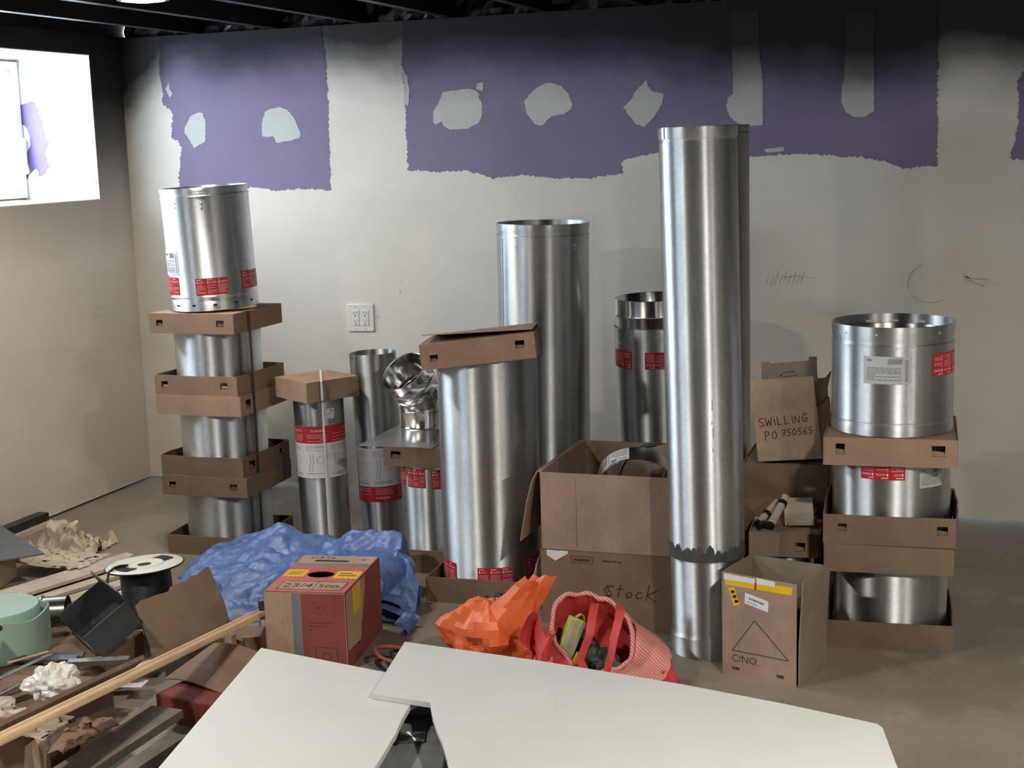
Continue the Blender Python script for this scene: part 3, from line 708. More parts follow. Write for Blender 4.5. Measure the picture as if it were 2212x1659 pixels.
path = [(P1X - 0.008, P1Y - R1 * 1.06 * 0 , 0)]
dv = Vector((math.cos(ca), math.sin(ca), 0)); sd = Vector((-dv.y, dv.x, 0))
pc = Vector((P1X - 0.004, P1Y, 0)) + sd * 0.012
def strip(pts, w): return [[p - sd * w / 2, p + sd * w / 2] for p in pts]
st.sheet(strip([pc + dv * 0.10 + Vector((0, 0, 0.02)), pc + dv * 0.100 + Vector((0, 0, 0.3)), pc + dv * 0.100 + Vector((0, 0, 0.585)), pc + dv * 0.152 + Vector((0, 0, 0.60)), pc + dv * 0.150 + Vector((0, 0, 0.667)), pc + dv * 0.10 + Vector((0, 0, 0.6685)), pc - dv * 0.13 + Vector((0, 0, 0.6685))], 0.008), 0.0012)
tag(obj('packing_band', st, WHITE_PLASTIC), 'white plastic band tied over the slim capped pipe', 'strap')
P2X, P2Y, R2 = -2.275, 4.97, 0.088
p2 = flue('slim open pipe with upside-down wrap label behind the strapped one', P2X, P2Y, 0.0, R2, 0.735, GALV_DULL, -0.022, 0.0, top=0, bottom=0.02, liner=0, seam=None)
wrap_label(p2, R2, 0.225, 0.375, 0.165, 0.225, -80, 100, False, 23)
for a in (-75, -60, 55, 62, 150, 175, 205):
    s = MB().box((R2 + 0.0002, 0, 0.735 - 0.012), (0.0035, 0.003, 0.022)); s.xf(Matrix.Rotation(R(a), 4, 'Z')); obj('slot', s, DARK_HOLE, p2, smooth=0)

# ---- pipe carrying the flashing plate and elbow, hidden behind the big capped pipe
P3X, P3Y = -1.945, 4.690
tray('cardboard tray under the pipe behind the big capped pipe', P3X, P3Y, 0.0, 0.25, 0.25, 0.085, R(1), True, CARD, 0.003, 50)
p3 = flue('short pipe with red labels below the flashing plate', P3X, P3Y, 0.005, 0.115, 0.448, GALV, top=0, bottom=0.03, liner=0.02)
red_label(p3, 0.115, -32, 0.34, 0.075, 0.07, seed=31); red_label(p3, 0.115, 18, 0.335, 0.085, 0.07, seed=33); red_label(p3, 0.115, -80, 0.345, 0.09, 0.07, seed=32)
tray('small cardboard cap under the flat flashing plate', P3X, P3Y, 0.390, 0.262, 0.262, 0.07, R(1), False, CARD_DK, 0.002, 54, {'front': [(0.10, 0.24, 0.42, 0.78)]}, cat='cardboard cap')
tag(obj('flashing_plate', MB().box((0, 0, 0.0015), (0.285, 0.395, 0.003)), mat('light_sheet_metal', RGB(196, 198, 200), 0.35, 0.85, var=0.1, scale=4), loc=(-2.030, 4.750, 0.4605), rot=(0, 0, R(0.5)), smooth=0),
    'flat square sheet metal plate under the elbow', 'metal plate')
# elbow: collar, gathered rings, mouth turned to the left
ex, ey, ez = -1.995, 4.740, 0.4640
el = thing('pipe_elbow', 'shiny stainless pipe elbow with gathered rings on the plate', 'pipe elbow', mw=lean((ex, ey, ez), to_cam(ex, ey) + R(48)))
er = 0.082
prof = [(er - 0.003, 0.0), (er, 0.0), (er, 0.034), (er + 0.005, 0.040), (er, 0.046), (er, 0.098)]
obj('lower_collar', MB().lathe(prof, 64), STAINLESS, el, smooth=50)
mb = MB(); nseg = 64; rings = []
def elbow_ring(c, tilt, r):
    ax = Matrix.Rotation(tilt, 4, 'X'); off = R(-0)
    return [c + (ax @ Vector((r * math.cos(2 * PI * k / nseg), r * math.sin(2 * PI * k / nseg), 0))) for k in range(nseg)]
NB = 22
for i in range(NB + 1):
    f = i / NB; tl = R(42) * f; bend = 0.135
    c = Vector((0, -bend * (1 - math.cos(tl)), 0.098 + bend * math.sin(tl)))
    rr = er + (0.0035 if i % 2 else -0.002) * (1 if 3 < i < 20 else 0.2)
    rings.append(elbow_ring(c, tl, rr))
c_end = c.copy(); tl_end = R(42)
dirn = Matrix.Rotation(tl_end, 4, 'X') @ Vector((0, 0, 1))
for d, rr in ((0.012, er), (0.028, er + 0.002), (0.033, er + 0.007), (0.038, er + 0.002), (0.066, er + 0.004), (0.088, er + 0.004)):
    rings.append(elbow_ring(c_end + dirn * d, tl_end, rr))
rings.append(elbow_ring(c_end + dirn * 0.087, tl_end, er + 0.001))
for d in (0.05, 0.03, 0.0): rings.append(elbow_ring(c_end + dirn * d, tl_end, er - 0.004))
vs = [p for q in rings for p in q]; fs = []
for i in range(len(rings) - 1):
    for k in range(nseg): k2 = (k + 1) % nseg; fs.append((i * nseg + k, i * nseg + k2, (i + 1) * nseg + k2, (i + 1) * nseg + k))
obj('bend_and_mouth', MB().add(vs, fs), STAINLESS, el, smooth=60)
cardp = MB().sheet([[c_end + dirn * (0.01 + 0.062 * i / 3) + Vector((0.03, 0.040 + 0.025 * j, 0.01 * j)) for j in range(3)] for i in range(4)], 0.0008)
obj('paper_slip', cardp, WHITE_LABEL, el, smooth=0)

# ---- big capped pipe in the middle
BX, BY = -1.640, 4.46
tray('cardboard tray under the big capped pipe', BX, BY, 0.0, 0.36, 0.36, 0.085, R(2), True, CARD_DK, 0.006, 60, {})
bp = flue('big pipe with tilted cardboard cap and red labels near its foot', BX, BY, 0.005, 0.168, 0.855, GALV, 0.004, 0.0, top=0, bottom=0.04, liner=0.02, seam=[-88], rivets=[(-26, 0.79), (24, 0.80)])
red_label(bp, 0.168, 2, 0.085, 0.120, 0.062, seed=41); red_label(bp, 0.168, -68, 0.088, 0.120, 0.066, seed=42); red_label(bp, 0.168, 62, 0.10, 0.120, 0.066, seed=43)
cap = tray('tilted cardboard cap with two punched holes on the big pipe', BX - 0.006, BY, 0.800, 0.372, 0.372, 0.082, R(15), False, CARD, 0.003, 64, {'front': [(0.08, 0.15, 0.30, 0.56), (0.83, 0.91, 0.45, 0.75)]}, cat='cardboard cap', dx=-0.10, dy=0.02)
hole = MB().lathe([(0.0001, 0.0), (0.016, 0.0)], 20); obj('centre_hole', hole, DARK_HOLE, cap, loc=(0.0, 0.0, 0.0988), rot=(R(-3), R(2), 0))
fl = MB().sheet([[(-0.180 + 0.36 * i / 6, -0.150 + 0.33 * j / 3, 0.0845 + 0.026 * (1 - 0.75 * i / 6) * (1 - j / 3)) for j in range(4)] for i in range(7)], 0.003)
obj('lifted_flap', fl, CARD_LT, cap, smooth=0)

# ---- tall pipe behind it
MX, MY = -1.600, 4.93
mt = flue('tall wide open pipe behind the big capped pipe', MX, MY, 0.0, 0.166, 1.225, GALV, 0.018, 0.0, top=0.035, bottom=0.04, liner=0.0, seam=[-62], rivets=[(-35, 1.15), (-35, 1.135), (42, 1.15), (42, 1.135)])
red_label(mt, 0.166, -3, 0.085, 0.12, 0.062, seed=45)

# ---- ringed pipe beside the wall
GX, GY = -1.185, 5.06
rp_ = flue('wide pipe with exposed inner neck and two red labels by the wall', GX, GY, 0.0, 0.150, 0.845, GALV, -0.012, -0.02, top=0.05, bottom=0.04, liner=0.0, rivets=[(-36, 0.818), (2, 0.818), (40, 0.818)])
nk = [(0.146, 0.70), (0.146, 0.878), (0.151, 0.886), (0.151, 0.890), (0.146, 0.897), (0.146, 0.945), (0.1445, 0.947), (0.143, 0.945), (0.143, 0.70)]
obj('inner_neck', MB().lathe(nk, 96), STAINLESS, rp_, smooth=50)
red_label(rp_, 0.150, 6, 0.735, 0.115, 0.060, True, seed=47); red_label(rp_, 0.150, -58, 0.735, 0.115, 0.064, True, seed=48)
white_label(rp_, 0.150, 22, 0.640, 0.045, 0.085, FADED_LABEL, seed=49)
red_label(rp_, 0.150, 68, 0.735, 0.115, 0.060, True, seed=50)

# ---- tall slim pipes in front, one behind the other
TX, TY = -0.812, 4.055
t1 = thing('flue_pipe', 'tallest slim pipe in front with dark soot ring near its foot', 'pipe', mw=lean((TX, TY, 0.0), to_cam(TX, TY), -0.013, 0.0))
TR = 0.108
lo = [(TR - 0.004, 0), (TR + 0.004, 0.0), (TR + 0.004, 0.055), (TR + 0.006, 0.060), (TR + 0.001, 0.066), (TR, 0.072), (TR, 0.30)]
obj('lower_length', MB().lathe(lo, 96), GALV_BLUE, t1, smooth=40)
up = [(TR - 0.004, 0.292), (TR + 0.003, 0.292), (TR + 0.003, 0.30), (TR + 0.002, 1.0), (TR + 0.002, 1.495), (TR - 0.001, 1.500), (TR + 0.004, 1.507), (TR + 0.004, 1.535), (TR + 0.002, 1.537), (TR, 1.535), (TR, 0.30)]
obj('upper_length', MB().lathe(up, 96), GALV_BLUE, t1, smooth=40)
M_SOOT = mat('soot_stain', RGB(74, 76, 72), 0.75, var=0.2, scale=30)
rnd = random.Random(5); n = 180
so = [[((TR + 0.0036) * math.cos(2 * PI * i / n), (TR + 0.0036) * math.sin(2 * PI * i / n), z) for z in (0.294, 0.308, 0.308 + max(0.004, 0.022 + 0.016 * noise.noise(Vector((math.cos(2 * PI * i / n) * 6, math.sin(2 * PI * i / n) * 6, 0))) + 0.010 * rnd.uniform(-1, 1)))] for i in range(n + 1)]
obj('soot_band', MB().sheet(so, 0.0004), M_SOOT, t1, smooth=60)['label'] = 'dark ragged stain round the joint'
for a, z0, z1 in ((12, 0.50, 0.78), (8, 0.42, 0.50), (18, 0.36, 0.40), (14, 0.34, 0.36)):
    q = MB()
    for k in range(7):
        zz = z0 + (z1 - z0) * k / 7; q.add(curved(TR + 0.0024, a + 1.0 * math.sin(k * 2.1), a + 1.0 * math.sin(k * 2.1) + 0.9, zz, zz + (z1 - z0) / 7 * (0.5 + 0.4 * math.sin(k * 3.3)), 0.0003, 2).v, curved(TR + 0.0024, a, a + 0.9, 0, 1, 0.0003, 2).f)
    obj('scratch', q, M_SOOT, t1, smooth=0)['kind'] = 'stuff'
for a in (-58, 34): 
    q = MB().box((TR + 0.0048, 0, 1.521), (0.002, 0.010, 0.030)); q.xf(Matrix.Rotation(R(a), 4, 'Z')); obj('collar_clip', q, GALV_BLUE, t1, smooth=0)
ux, uy = -0.928, 4.815
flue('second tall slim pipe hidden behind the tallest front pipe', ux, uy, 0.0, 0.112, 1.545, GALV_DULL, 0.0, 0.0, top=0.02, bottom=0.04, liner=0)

# ---- stack on the right
QX, QY = -0.312, 4.345
W = 0.318
Q1 = [(0.06, 0.13, 0.38, 0.66), (0.83, 0.92, 0.38, 0.66)]
tray('brown cardboard tray on the floor under the right pipe stack', QX, QY, 0.0, 0.36, 0.36, 0.082, R(4), True, CARD_DK, 0.006, 70)
q1 = flue('lowest wide pipe of the right stack, beside the C/NO box', QX, QY, 0.005, 0.168, W - 0.012, GALV, top=0, bottom=0.03, liner=0.02)
tray('plain cardboard cap without holes, lowest on the right stack', QX - 0.004, QY, W - 0.085, 0.365, 0.365, 0.085, R(4), False, CARD_DK, 0.003, 74, {}, cat='cardboard cap')
tray('cardboard tray with two punched holes in the middle of the right stack', QX, QY, W, 0.372, 0.372, 0.088, R(3), True, CARD_DK, 0.008, 78, {'front': [(0.11, 0.18, 0.45, 0.70), (0.86, 0.94, 0.42, 0.72)]})
q2 = flue('middle pipe of the right stack with one red label under the cap', QX, QY, W + 0.005, 0.172, W - 0.012, GALV, top=0, bottom=0.03, liner=0.02)
red_label(q2, 0.172, -8, 0.218, 0.128, 0.062, True, seed=61); white_label(q2, 0.172, 42, 0.19, 0.085, 0.06, FADED_LABEL, seed=62, rows=6)
tray('topmost cardboard cap of the right stack, below the open pipe', QX, QY, 2 * W - 0.082, 0.372, 0.372, 0.082, R(3), False, CARD, 0.003, 82, {'front': [(0.09, 0.16, 0.40, 0.78), (0.81, 0.91, 0.40, 0.78)]}, cat='cardboard cap')
q3 = flue('open pipe with white data label on top of the right stack', QX, QY - 0.006, 2 * W + 0.002, 0.176, 0.318, GALV_BLUE, 0.004, 0.0, top=0.048, bottom=0.034, liner=0.024, liner_drop=0.028, seam=[19], rivets=[(-48, 0.296), (-15, 0.296), (19, 0.296), (47, 0.296)])
red_label(q3, 0.176, 60, 0.205, 0.128, 0.066, True, seed=63)
lb = white_label(q3, 0.176, -5, 0.195, 0.135, 0.080, FADED_LABEL, seed=64, rows=8)
for a in (150, 178, 205):
    s = MB().box((0.1725, 0, 0.296), (0.001, 0.018, 0.005)); s.xf(Matrix.Rotation(R(a), 4, 'Z')); obj('slot', s, WHITE_LABEL, q3, smooth=0)
# ------------------------------------------------------------------ cartons
def flat_on(e, name, m, pts, org, ux, uy, lift=0.0005, label=None, stuff=False):
    """thin printed area on a carton face: polygon pts in face units (metres) from org along ux, uy"""
    ux, uy, org = Vector(ux), Vector(uy), Vector(org); nz = ux.cross(uy)
    o = obj(name, MB().prism([org + ux * p[0] + uy * p[1] + nz * 0.0001 for p in pts], nz * lift), m, e, smooth=0)
    if label: o['label'] = label
    if stuff: o['kind'] = 'stuff'
    return o
def mesh_on(e, name, m, mb, org, ux, uy, lift=0.0008, stuff=True):
    ux, uy, org = Vector(ux), Vector(uy), Vector(org); nz = ux.cross(uy)
    mb.v = [tuple(org + ux * x + uy * y + nz * (lift + z)) for x, y, z in mb.v]
    o = obj(name, mb, m, e, smooth=0)
    if stuff: o['kind'] = 'stuff'
    return o
def rect(x0, x1, y0, y1): return [(x0, y0), (x1, y0), (x1, y1), (x0, y1)]
def words_mb(s, size, x, y):
    vs, fs = text_geo(s, size); return MB().add([(v.x + x, v.y + y, 0) for v in vs], fs)
def carton(label, x, y, z, sx, sy, h, rz, m=CARD, seed=1, wob=0.004, top=False, name='cardboard_box', dx=0, dy=0, holes=None, sides='frbl', roll=0.0):
    mw = lean((x, y, z), rz, dx, dy)
    if roll: mw = mw @ Matrix.Rotation(roll, 4, 'Y')
    e = thing(name, label, 'box', mw=mw); hx, hy = sx / 2, sy / 2; t = 0.004
    C4 = [(-hx, -hy, 0), (hx, -hy, 0), (hx, hy, 0), (-hx, hy, 0)]; holes = holes or {}
    for i, s in enumerate(('front', 'right', 'back', 'left')):
        if s[0] in sides: obj('side_panel', card_side(C4[i], C4[(i + 1) % 4], h, t, holes.get(s, []), wob, seed + i), m, e, smooth=0)
    obj('bottom_panel', MB().box((0, 0, t / 2), (sx - 2 * t, sy - 2 * t, t)), m, e, smooth=0)
    if top: obj('top_panel', MB().box((0, 0, h - t / 2), (sx - 2 * t, sy - 2 * t, t)), m, e, smooth=0)
    return e
def flap(e, a, b, pts, m, t=0.0035, name='flap', label=None):
    """flap hinged on edge a-b; pts = list of offsets from that edge giving the curl"""
    a, b = Vector(a), Vector(b)
    o = obj(name, MB().sheet([[a + Vector(p) + (b - a) * u for p in pts] for u in (0, 0.25, 0.5, 0.75, 1)], t), m, e, smooth=0)
    if label: o['label'] = label
    return o

# ---- open box with the triangle
bx = carton('open cardboard box with triangle print beside the tallest pipe', -0.597, 3.920, 0.0, 0.230, 0.194, 0.300, R(-15.0), CARD_GY, 3, 0.002, sides='bl')
hx, hy, hh = 0.115, 0.097, 0.300
F = MB().sheet([[(-hx + 0.222 * i / 6, -hy + 0.004 * (j / 5) ** 2, 0.300 * j / 5 - (0.006 * i / 6) * (j / 5)) for j in range(6)] for i in range(7)], 0.004)
obj('side_panel', F, CARD_PK, bx, smooth=0)
F = MB().sheet([[(hx + 0.016 * max(0, j / 5 - 0.35), -hy + 0.194 * i / 6, 0.300 * j / 5 + 0.004 * (1 - i / 6) * (j / 5)) for j in range(6)] for i in range(7)], 0.004)
obj('side_panel', F, CARD_GY, bx, smooth=0)
FX, FY, FO = (1, 0, 0), (0, 0.0, 1), (-hx, -hy - 0.0022, 0)
# the front panel leans in a little; prints follow it
class _P: pass
def fr(v): return Vector((0, 0.004 * (v / 0.3) ** 2, 0))
def front_print(name, m, pts, lift, label=None, stuff=False):
    a = [Vector((-hx + p[0], -hy - 0.0021 - lift, p[1])) + fr(p[1]) for p in pts]
    o = obj(name, MB().prism(a, (0, -0.0003, 0)), m, bx, smooth=0)
    if label: o['label'] = label
    if stuff: o['kind'] = 'stuff'
    return o
def front_mesh(name, m, mb, lift):
    mb.v = [tuple(Vector((-hx + x, -hy - 0.0023 - lift - z, y)) + fr(y)) for x, y, z in mb.v]
    o = obj(name, mb, m, bx, smooth=0); o['kind'] = 'stuff'; return o
front_print('tape_strip', YELLOW, [(0.008, 0.264), (0.208, 0.262), (0.211, 0.284), (0.008, 0.286)], 0.0003, 'yellow printed tape')
for x0, x1 in ((0.004, 0.098), (0.104, 0.158)): front_print('torn_paper', WHITE_LABEL, [(x0, 0.279), (x1, 0.279), (x1 + 0.002, 0.293), (x0, 0.297)], 0.0006)
front_print('red_line', RED_LABEL, [(0.098, 0.262), (0.104, 0.262), (0.104, 0.284), (0.098, 0.284)], 0.0006)
ys_ = [(0.018, 0.255), (0.036, 0.260), (0.054, 0.213), (0.036, 0.205)]
yl = front_print('yellow_sticker', YELLOW, ys_, 0.0003, 'small crooked yellow sticker')
for k in range(3): front_print('sticker_print', INK, [(0.025 + 0.006 * k, 0.249 - 0.013 * k), (0.036 + 0.006 * k, 0.252 - 0.013 * k), (0.038 + 0.006 * k, 0.244 - 0.013 * k), (0.027 + 0.006 * k, 0.241 - 0.013 * k)], 0.0007, stuff=True)
front_print('address_label', WHITE_LABEL, [(0.070, 0.250), (0.140, 0.234), (0.139, 0.203), (0.068, 0.219)], 0.0003, 'crooked white address label')
mb = MB(); rnd = random.Random(9)
lines_of_print(mb, 0.0, 0.048, 0.0, 0.008, 1, rnd, 0.8); lines_of_print(mb, -0.004, 0.03, -0.010, -0.004, 1, rnd, 0.4)
mb.xf(Matrix.Translation((0.080, 0.231, 0)) @ Matrix.Rotation(R(-13), 4, 'Z')); front_mesh('label_print', PRINT_GREY, mb, 0.0006)
mb = MB(); ribbon(mb, [(0.030, 0.075), (0.098, 0.172), (0.100, 0.172), (0.200, 0.074), (0.030, 0.0760)], 0.0024); front_mesh('triangle_print', PRINT_BROWN, mb, 0.0004)
front_mesh('carton_lettering', PRINT_BROWN, words_mb('C/NO.', 0.030, 0.028, 0.044), 0.0004)
mb = MB(); lines_of_print(mb, 0.030, 0.125, 0.018, 0.030, 1, rnd, 0.7); lines_of_print(mb, 0.165, 0.195, 0.018, 0.030, 1, rnd, 0.8); front_mesh('small_print', PRINT_BROWN, mb, 0.0004)

# ---- lower closed carton marked Stock and the open carton on it
KX0, KX1, KY0, KY1 = -1.362, -0.930, 4.150, 4.650
kx, ky, kw, kd = (KX0 + KX1) / 2, (KY0 + KY1) / 2, KX1 - KX0, KY1 - KY0
sb = carton('closed cardboard box with Stock handwritten on it', kx, ky, 0.0, kw, kd, 0.243, R(-0.6), CARD_DK, 11, 0.0008, top=True)
FO, FX, FZ = (-kw / 2, -kd / 2 - 0.0026, 0), (1, 0, 0), (0, 0, 1)
mb = MB(); sc_ = 0.055
handwrite(mb, 'Stock', 0.036, 0.0026, 1.05, (0.205, 0.105), 0.25)
ribbon(mb, [(0.235, 0.082), (0.205, 0.128), (0.218, 0.142)], 0.0024)
mesh_on(sb, 'handwriting', INK, mb, FO, FX, FZ)
mb = MB(); ribbon(mb, [(0.10, 0.228), (0.168, 0.228), (0.168, 0.206), (0.10, 0.206), (0.10, 0.229)], 0.002); rnd = random.Random(2); lines_of_print(mb, 0.108, 0.160, 0.211, 0.222, 1, rnd, 0.8); lines_of_print(mb, 0.20, 0.37, 0.212, 0.224, 1, rnd, 0.45)
mesh_on(sb, 'carton_print', PRINT_BROWN, mb, FO, FX, FZ)
tp_ = MB().sheet([[(-kw / 2 - 0.002 - 0.018 * k, -kd / 2 + 0.01 + 0.02 * j, 0.235 - 0.052 * k + 0.01 * math.sin(k * 2) - 0.012 * j * (k > 1)) for j in range(4)] for k in range(4)], 0.0008)
obj('torn_tape', tp_, WHITE_LABEL, sb, smooth=0)['label'] = 'torn pale tape hanging from the corner'
tp2 = MB().sheet([[(-kw / 2 + 0.020 + 0.014 * i, -kd / 2 - 0.0045, 0.243 - 0.017 * j * (1 - abs(i - 2) / 4)) for j in range(3)] for i in range(6)], 0.0008)
obj('torn_tape', tp2, WHITE_LABEL, sb, smooth=0)
ub = carton('open cardboard box full of metal bands on the Stock box', kx, ky, 0.2445, kw - 0.006, kd - 0.008, 0.247, R(-0.4), CARD_PK, 15, 0.003)
uw, ud = kw - 0.006, kd - 0.008
cv = [(0, 0, 0), (-0.012, 0, 0.002), (-0.030, 0, -0.030), (-0.050, 0, -0.10), (-0.062, 0, -0.165), (-0.074, 0, -0.228)]
flap(ub, (-uw / 2, -ud / 2 + 0.004, 0.246), (-uw / 2, ud / 2 - 0.004, 0.246), cv, CARD_PK)
ribbon_l = MB(); ribbon(ribbon_l, [(0.115, 0.010), (0.115, 0.240)], 0.0015); mesh_on(ub, 'crease', CARD_DK, ribbon_l, (-uw / 2, -ud / 2 - 0.0026, 0), FX, FZ)
# contents of the open carton
def band(label, loc, r, w, tilt, rz, m, lab=False, name='steel_band'):
    e = thing(name, label, 'metal band', mw=Matrix.Translation(loc) @ Matrix.Rotation(rz, 4, 'Z') @ Matrix.Rotation(tilt, 4, 'X'))
    obj('hoop', MB().lathe([(r - 0.0012, -w / 2), (r, -w / 2), (r + 0.0015, -w / 4), (r + 0.0015, w / 4), (r, w / 2), (r - 0.0012, w / 2), (r - 0.0012, -w / 2)], 64), m, e, smooth=40)
    if lab: white_label(e, r + 0.0016, lab, 0.0, 0.080, w * 0.86, seed=77, rows=3)
    return e
SHINY = mat('polished_steel', (0.80, 0.78, 0.74, 1), 0.30, 1.0, var=0.05)
band('shiny steel band with paper label in the open box', (-1.105, 4.36, 0.428), 0.122, 0.056, R(122), R(14), SHINY, lab=118)
band('second steel band lying deeper in the open box', (-1.045, 4.555, 0.36), 0.075, 0.030, R(28), R(-12), GALV)
tag(obj('metal_hoop', MB().tube([(-1.07 + 0.13 * math.cos(i * PI / 16), 4.50 + 0.03 * math.sin(i * PI / 16), 0.395 + 0.115 * math.sin(i * PI / 16)) for i in range(17)], 0.006, 8), BLACK_PLASTIC), 'dark curved gasket sticking up at the back of the open box', 'gasket')
tag(obj('cardboard_scrap', MB().sheet([[(-1.075 + 0.035 * i, 4.46 + 0.012 * j, 0.40 + 0.062 * j - 0.012 * abs(i - 1)) for j in range(3)] for i in range(4)], 0.003), CARD_LT), 'folded cardboard scrap behind the steel band', 'cardboard')
tag(obj('metal_offcut', MB().sheet([[(-1.27 + 0.28 * i / 5, 4.22 + 0.34 * j / 4, 0.285 + 0.045 * noise.noise(Vector((i * .7, j * .9, 3)))) for j in range(5)] for i in range(6)], 0.002), GALV_DULL, smooth=0), 'bent grey sheet offcut at the bottom of the open box', 'metal sheet')
for k, wd in enumerate(('left', 'middle', 'right')):
    tag(obj('metal_finger', MB().box((0, 0, 0.047), (0.006, 0.003, 0.094), Matrix.Rotation(R(20 - 4 * k), 3, 'Y')), SHINY, loc=(-1.000 + 0.014 * k, 4.26 + 0.012 * k, 0.403), smooth=0), wd + ' one of three thin steel fingers standing up in the open box', 'metal strip', 'steel fingers in the open box')

# ---- carton at the back with the SWILLING carton on it
bb = carton('dark closed carton under the carton marked SWILLING', -0.655, 4.655, 0.0, 0.268, 0.306, 0.470, R(2), CARD_DK, 21, 0.003, top=True)
sw = carton('tilted open carton with handwritten SWILLING PO 750565', -0.626, 4.585, 0.4745, 0.205, 0.190, 0.165, R(-4), CARD_LT, 25, 0.0, roll=R(-6))
sw.location.z = 0.4865
obj('front_flap', MB().sheet([[(-0.1025 - 0.002 * (j / 3) + 0.203 * i / 5, -0.095 - 0.006 * j / 3 + 0.012 * (j / 3) ** 2, 0.165 + 0.098 * j / 3) for j in range(4)] for i in range(6)], 0.0035), CARD_LT, sw, smooth=0)
obj('side_flap', MB().sheet([[(0.1025 + 0.030 * (j / 3) - 0.012 * (i / 4), -0.085 + 0.17 * i / 4, 0.165 + 0.085 * (j / 3)) for j in range(4)] for i in range(5)], 0.0035), CARD_LT, sw, smooth=0)
obj('back_flap', MB().sheet([[(-0.10 + 0.2 * i / 4, 0.095 + 0.02 * j / 3, 0.165 + 0.06 * j / 3) for j in range(4)] for i in range(5)], 0.0035), CARD, sw, smooth=0)
mb = MB(); handwrite(mb, 'SWILLING', 0.027, 0.0022, 1.0, (0.020, 0.112)); handwrite(mb, 'PO', 0.027, 0.0022, 1.0, (0.032, 0.068)); handwrite(mb, '750565', 0.022, 0.0021, 0.92, (0.086, 0.073), 0.1)
mb.xf(Matrix.Rotation(R(3), 4, 'Z')); mesh_on(sw, 'handwriting', INK, mb, (-0.1025, -0.0975, 0), FX, FZ)
ins = [(-0.088, 0.03), (0.084, 0.03), (0.090, 0.318), (0.066, 0.320), (0.064, 0.308), (-0.064, 0.304), (-0.066, 0.312), (-0.090, 0.310), (-0.092, 0.26)]
io = tag(obj('packing_insert', MB().prism([(x, 0.0, z) for x, z in ins], (0, 0.004, 0)), CARD_GY, mw=lean((-0.632, 4.575, 0.48), R(-4), 0.03, 0.10) @ Matrix.Rotation(R(-6), 4, 'Y'), smooth=0), 'grey cardboard insert with tabs standing in the SWILLING carton', 'cardboard')
mb = MB(); ribbon(mb, [(-0.02, 0.272), (0.02, 0.276)], 0.003); ribbon(mb, [(-0.03, 0.262), (-0.024, 0.268)], 0.005); ribbon(mb, [(-0.02, 0.258), (0.025, 0.262)], 0.002)
mesh_on(io, 'faint_print', PRINT_BROWN, mb, (0, -0.0002, 0), FX, FZ)

# ---- low pipe and cap holding loose parts
flue('short pipe hidden under the cardboard cap of loose parts', -0.632, 4.395, 0.0, 0.085, 0.288, GALV_DULL, top=0, bottom=0.02, liner=0)
tray('cardboard cap with loose metal parts lying on it', -0.632, 4.395, 0.222, 0.212, 0.180, 0.075, R(4), False, CARD, 0.003, 90, {'front': [(0.66, 0.80, 0.25, 0.62)]}, cat='cardboard cap')
ZT = 0.298
PALE = mat('pale_painted_metal', RGB(206, 198, 182), 0.38, 0.25, var=0.05)
e = thing('metal_bracket', 'pale bent metal bracket on the cardboard cap', 'bracket', mw=Matrix.Translation((-0.585, 4.365, ZT + 0.004)) @ Matrix.Rotation(R(12), 4, 'Z'))
obj('plate', MB().sheet([[(-0.045 + 0.09 * i / 4, 0.02 + 0.035 * j, 0.03 * j + 0.012 * (j == 2)) for j in range(3)] for i in range(5)], 0.002), PALE, e, smooth=0)
obj('lip', MB().box((0.005, 0.012, 0.008), (0.08, 0.02, 0.002), Matrix.Rotation(R(10), 3, 'X')), PALE, e, smooth=0)
def tube_piece(label, a, b, r, m, ring):
    e = thing('short_tube', label, 'tube', a); d = Vector(b) - Vector(a)
    obj('tube', MB().tube([Vector((0, 0, 0)), d * 0.5, d], r, 14), m, e, smooth=40)
    q = d.normalized(); obj('rubber_ring', MB().tube([d * ring, d * ring + q * 0.014], r * 1.22, 14), BLACK_PLASTIC, e, smooth=40)
    obj('end_cap', MB().tube([-q * 0.006, q * 0.004], r * 1.1, 14), BLACK_PLASTIC, e, smooth=40)
tube_piece('cream tube with black ring leaning on the cardboard cap', (-0.672, 4.330, ZT + 0.014), (-0.640, 4.44, ZT + 0.080), 0.013, PALE, 0.7)
tube_piece('short cream tube lying beside the leaning one', (-0.712, 4.35, ZT + 0.013), (-0.668, 4.45, ZT + 0.060), 0.012, PALE, 0.35)
for k, (px, py, a) in enumerate(((-0.715, 4.39, 30), (-0.700, 4.335, 80), (-0.56, 4.44, 20))):
    tag(obj('metal_clip', MB().box((0, 0, 0.012), (0.034, 0.012, 0.024), Matrix.Rotation(R(20), 3, 'X')), (PALE, BLACK_PLASTIC, GALV)[k], loc=(px, py, ZT), rot=(0, 0, R(a)), smooth=0, bevel=0.002), ('small cream clip at the left of the cardboard cap', 'small black clip in front of the cream tubes', 'small grey clip behind the pale bracket')[k], 'clip')

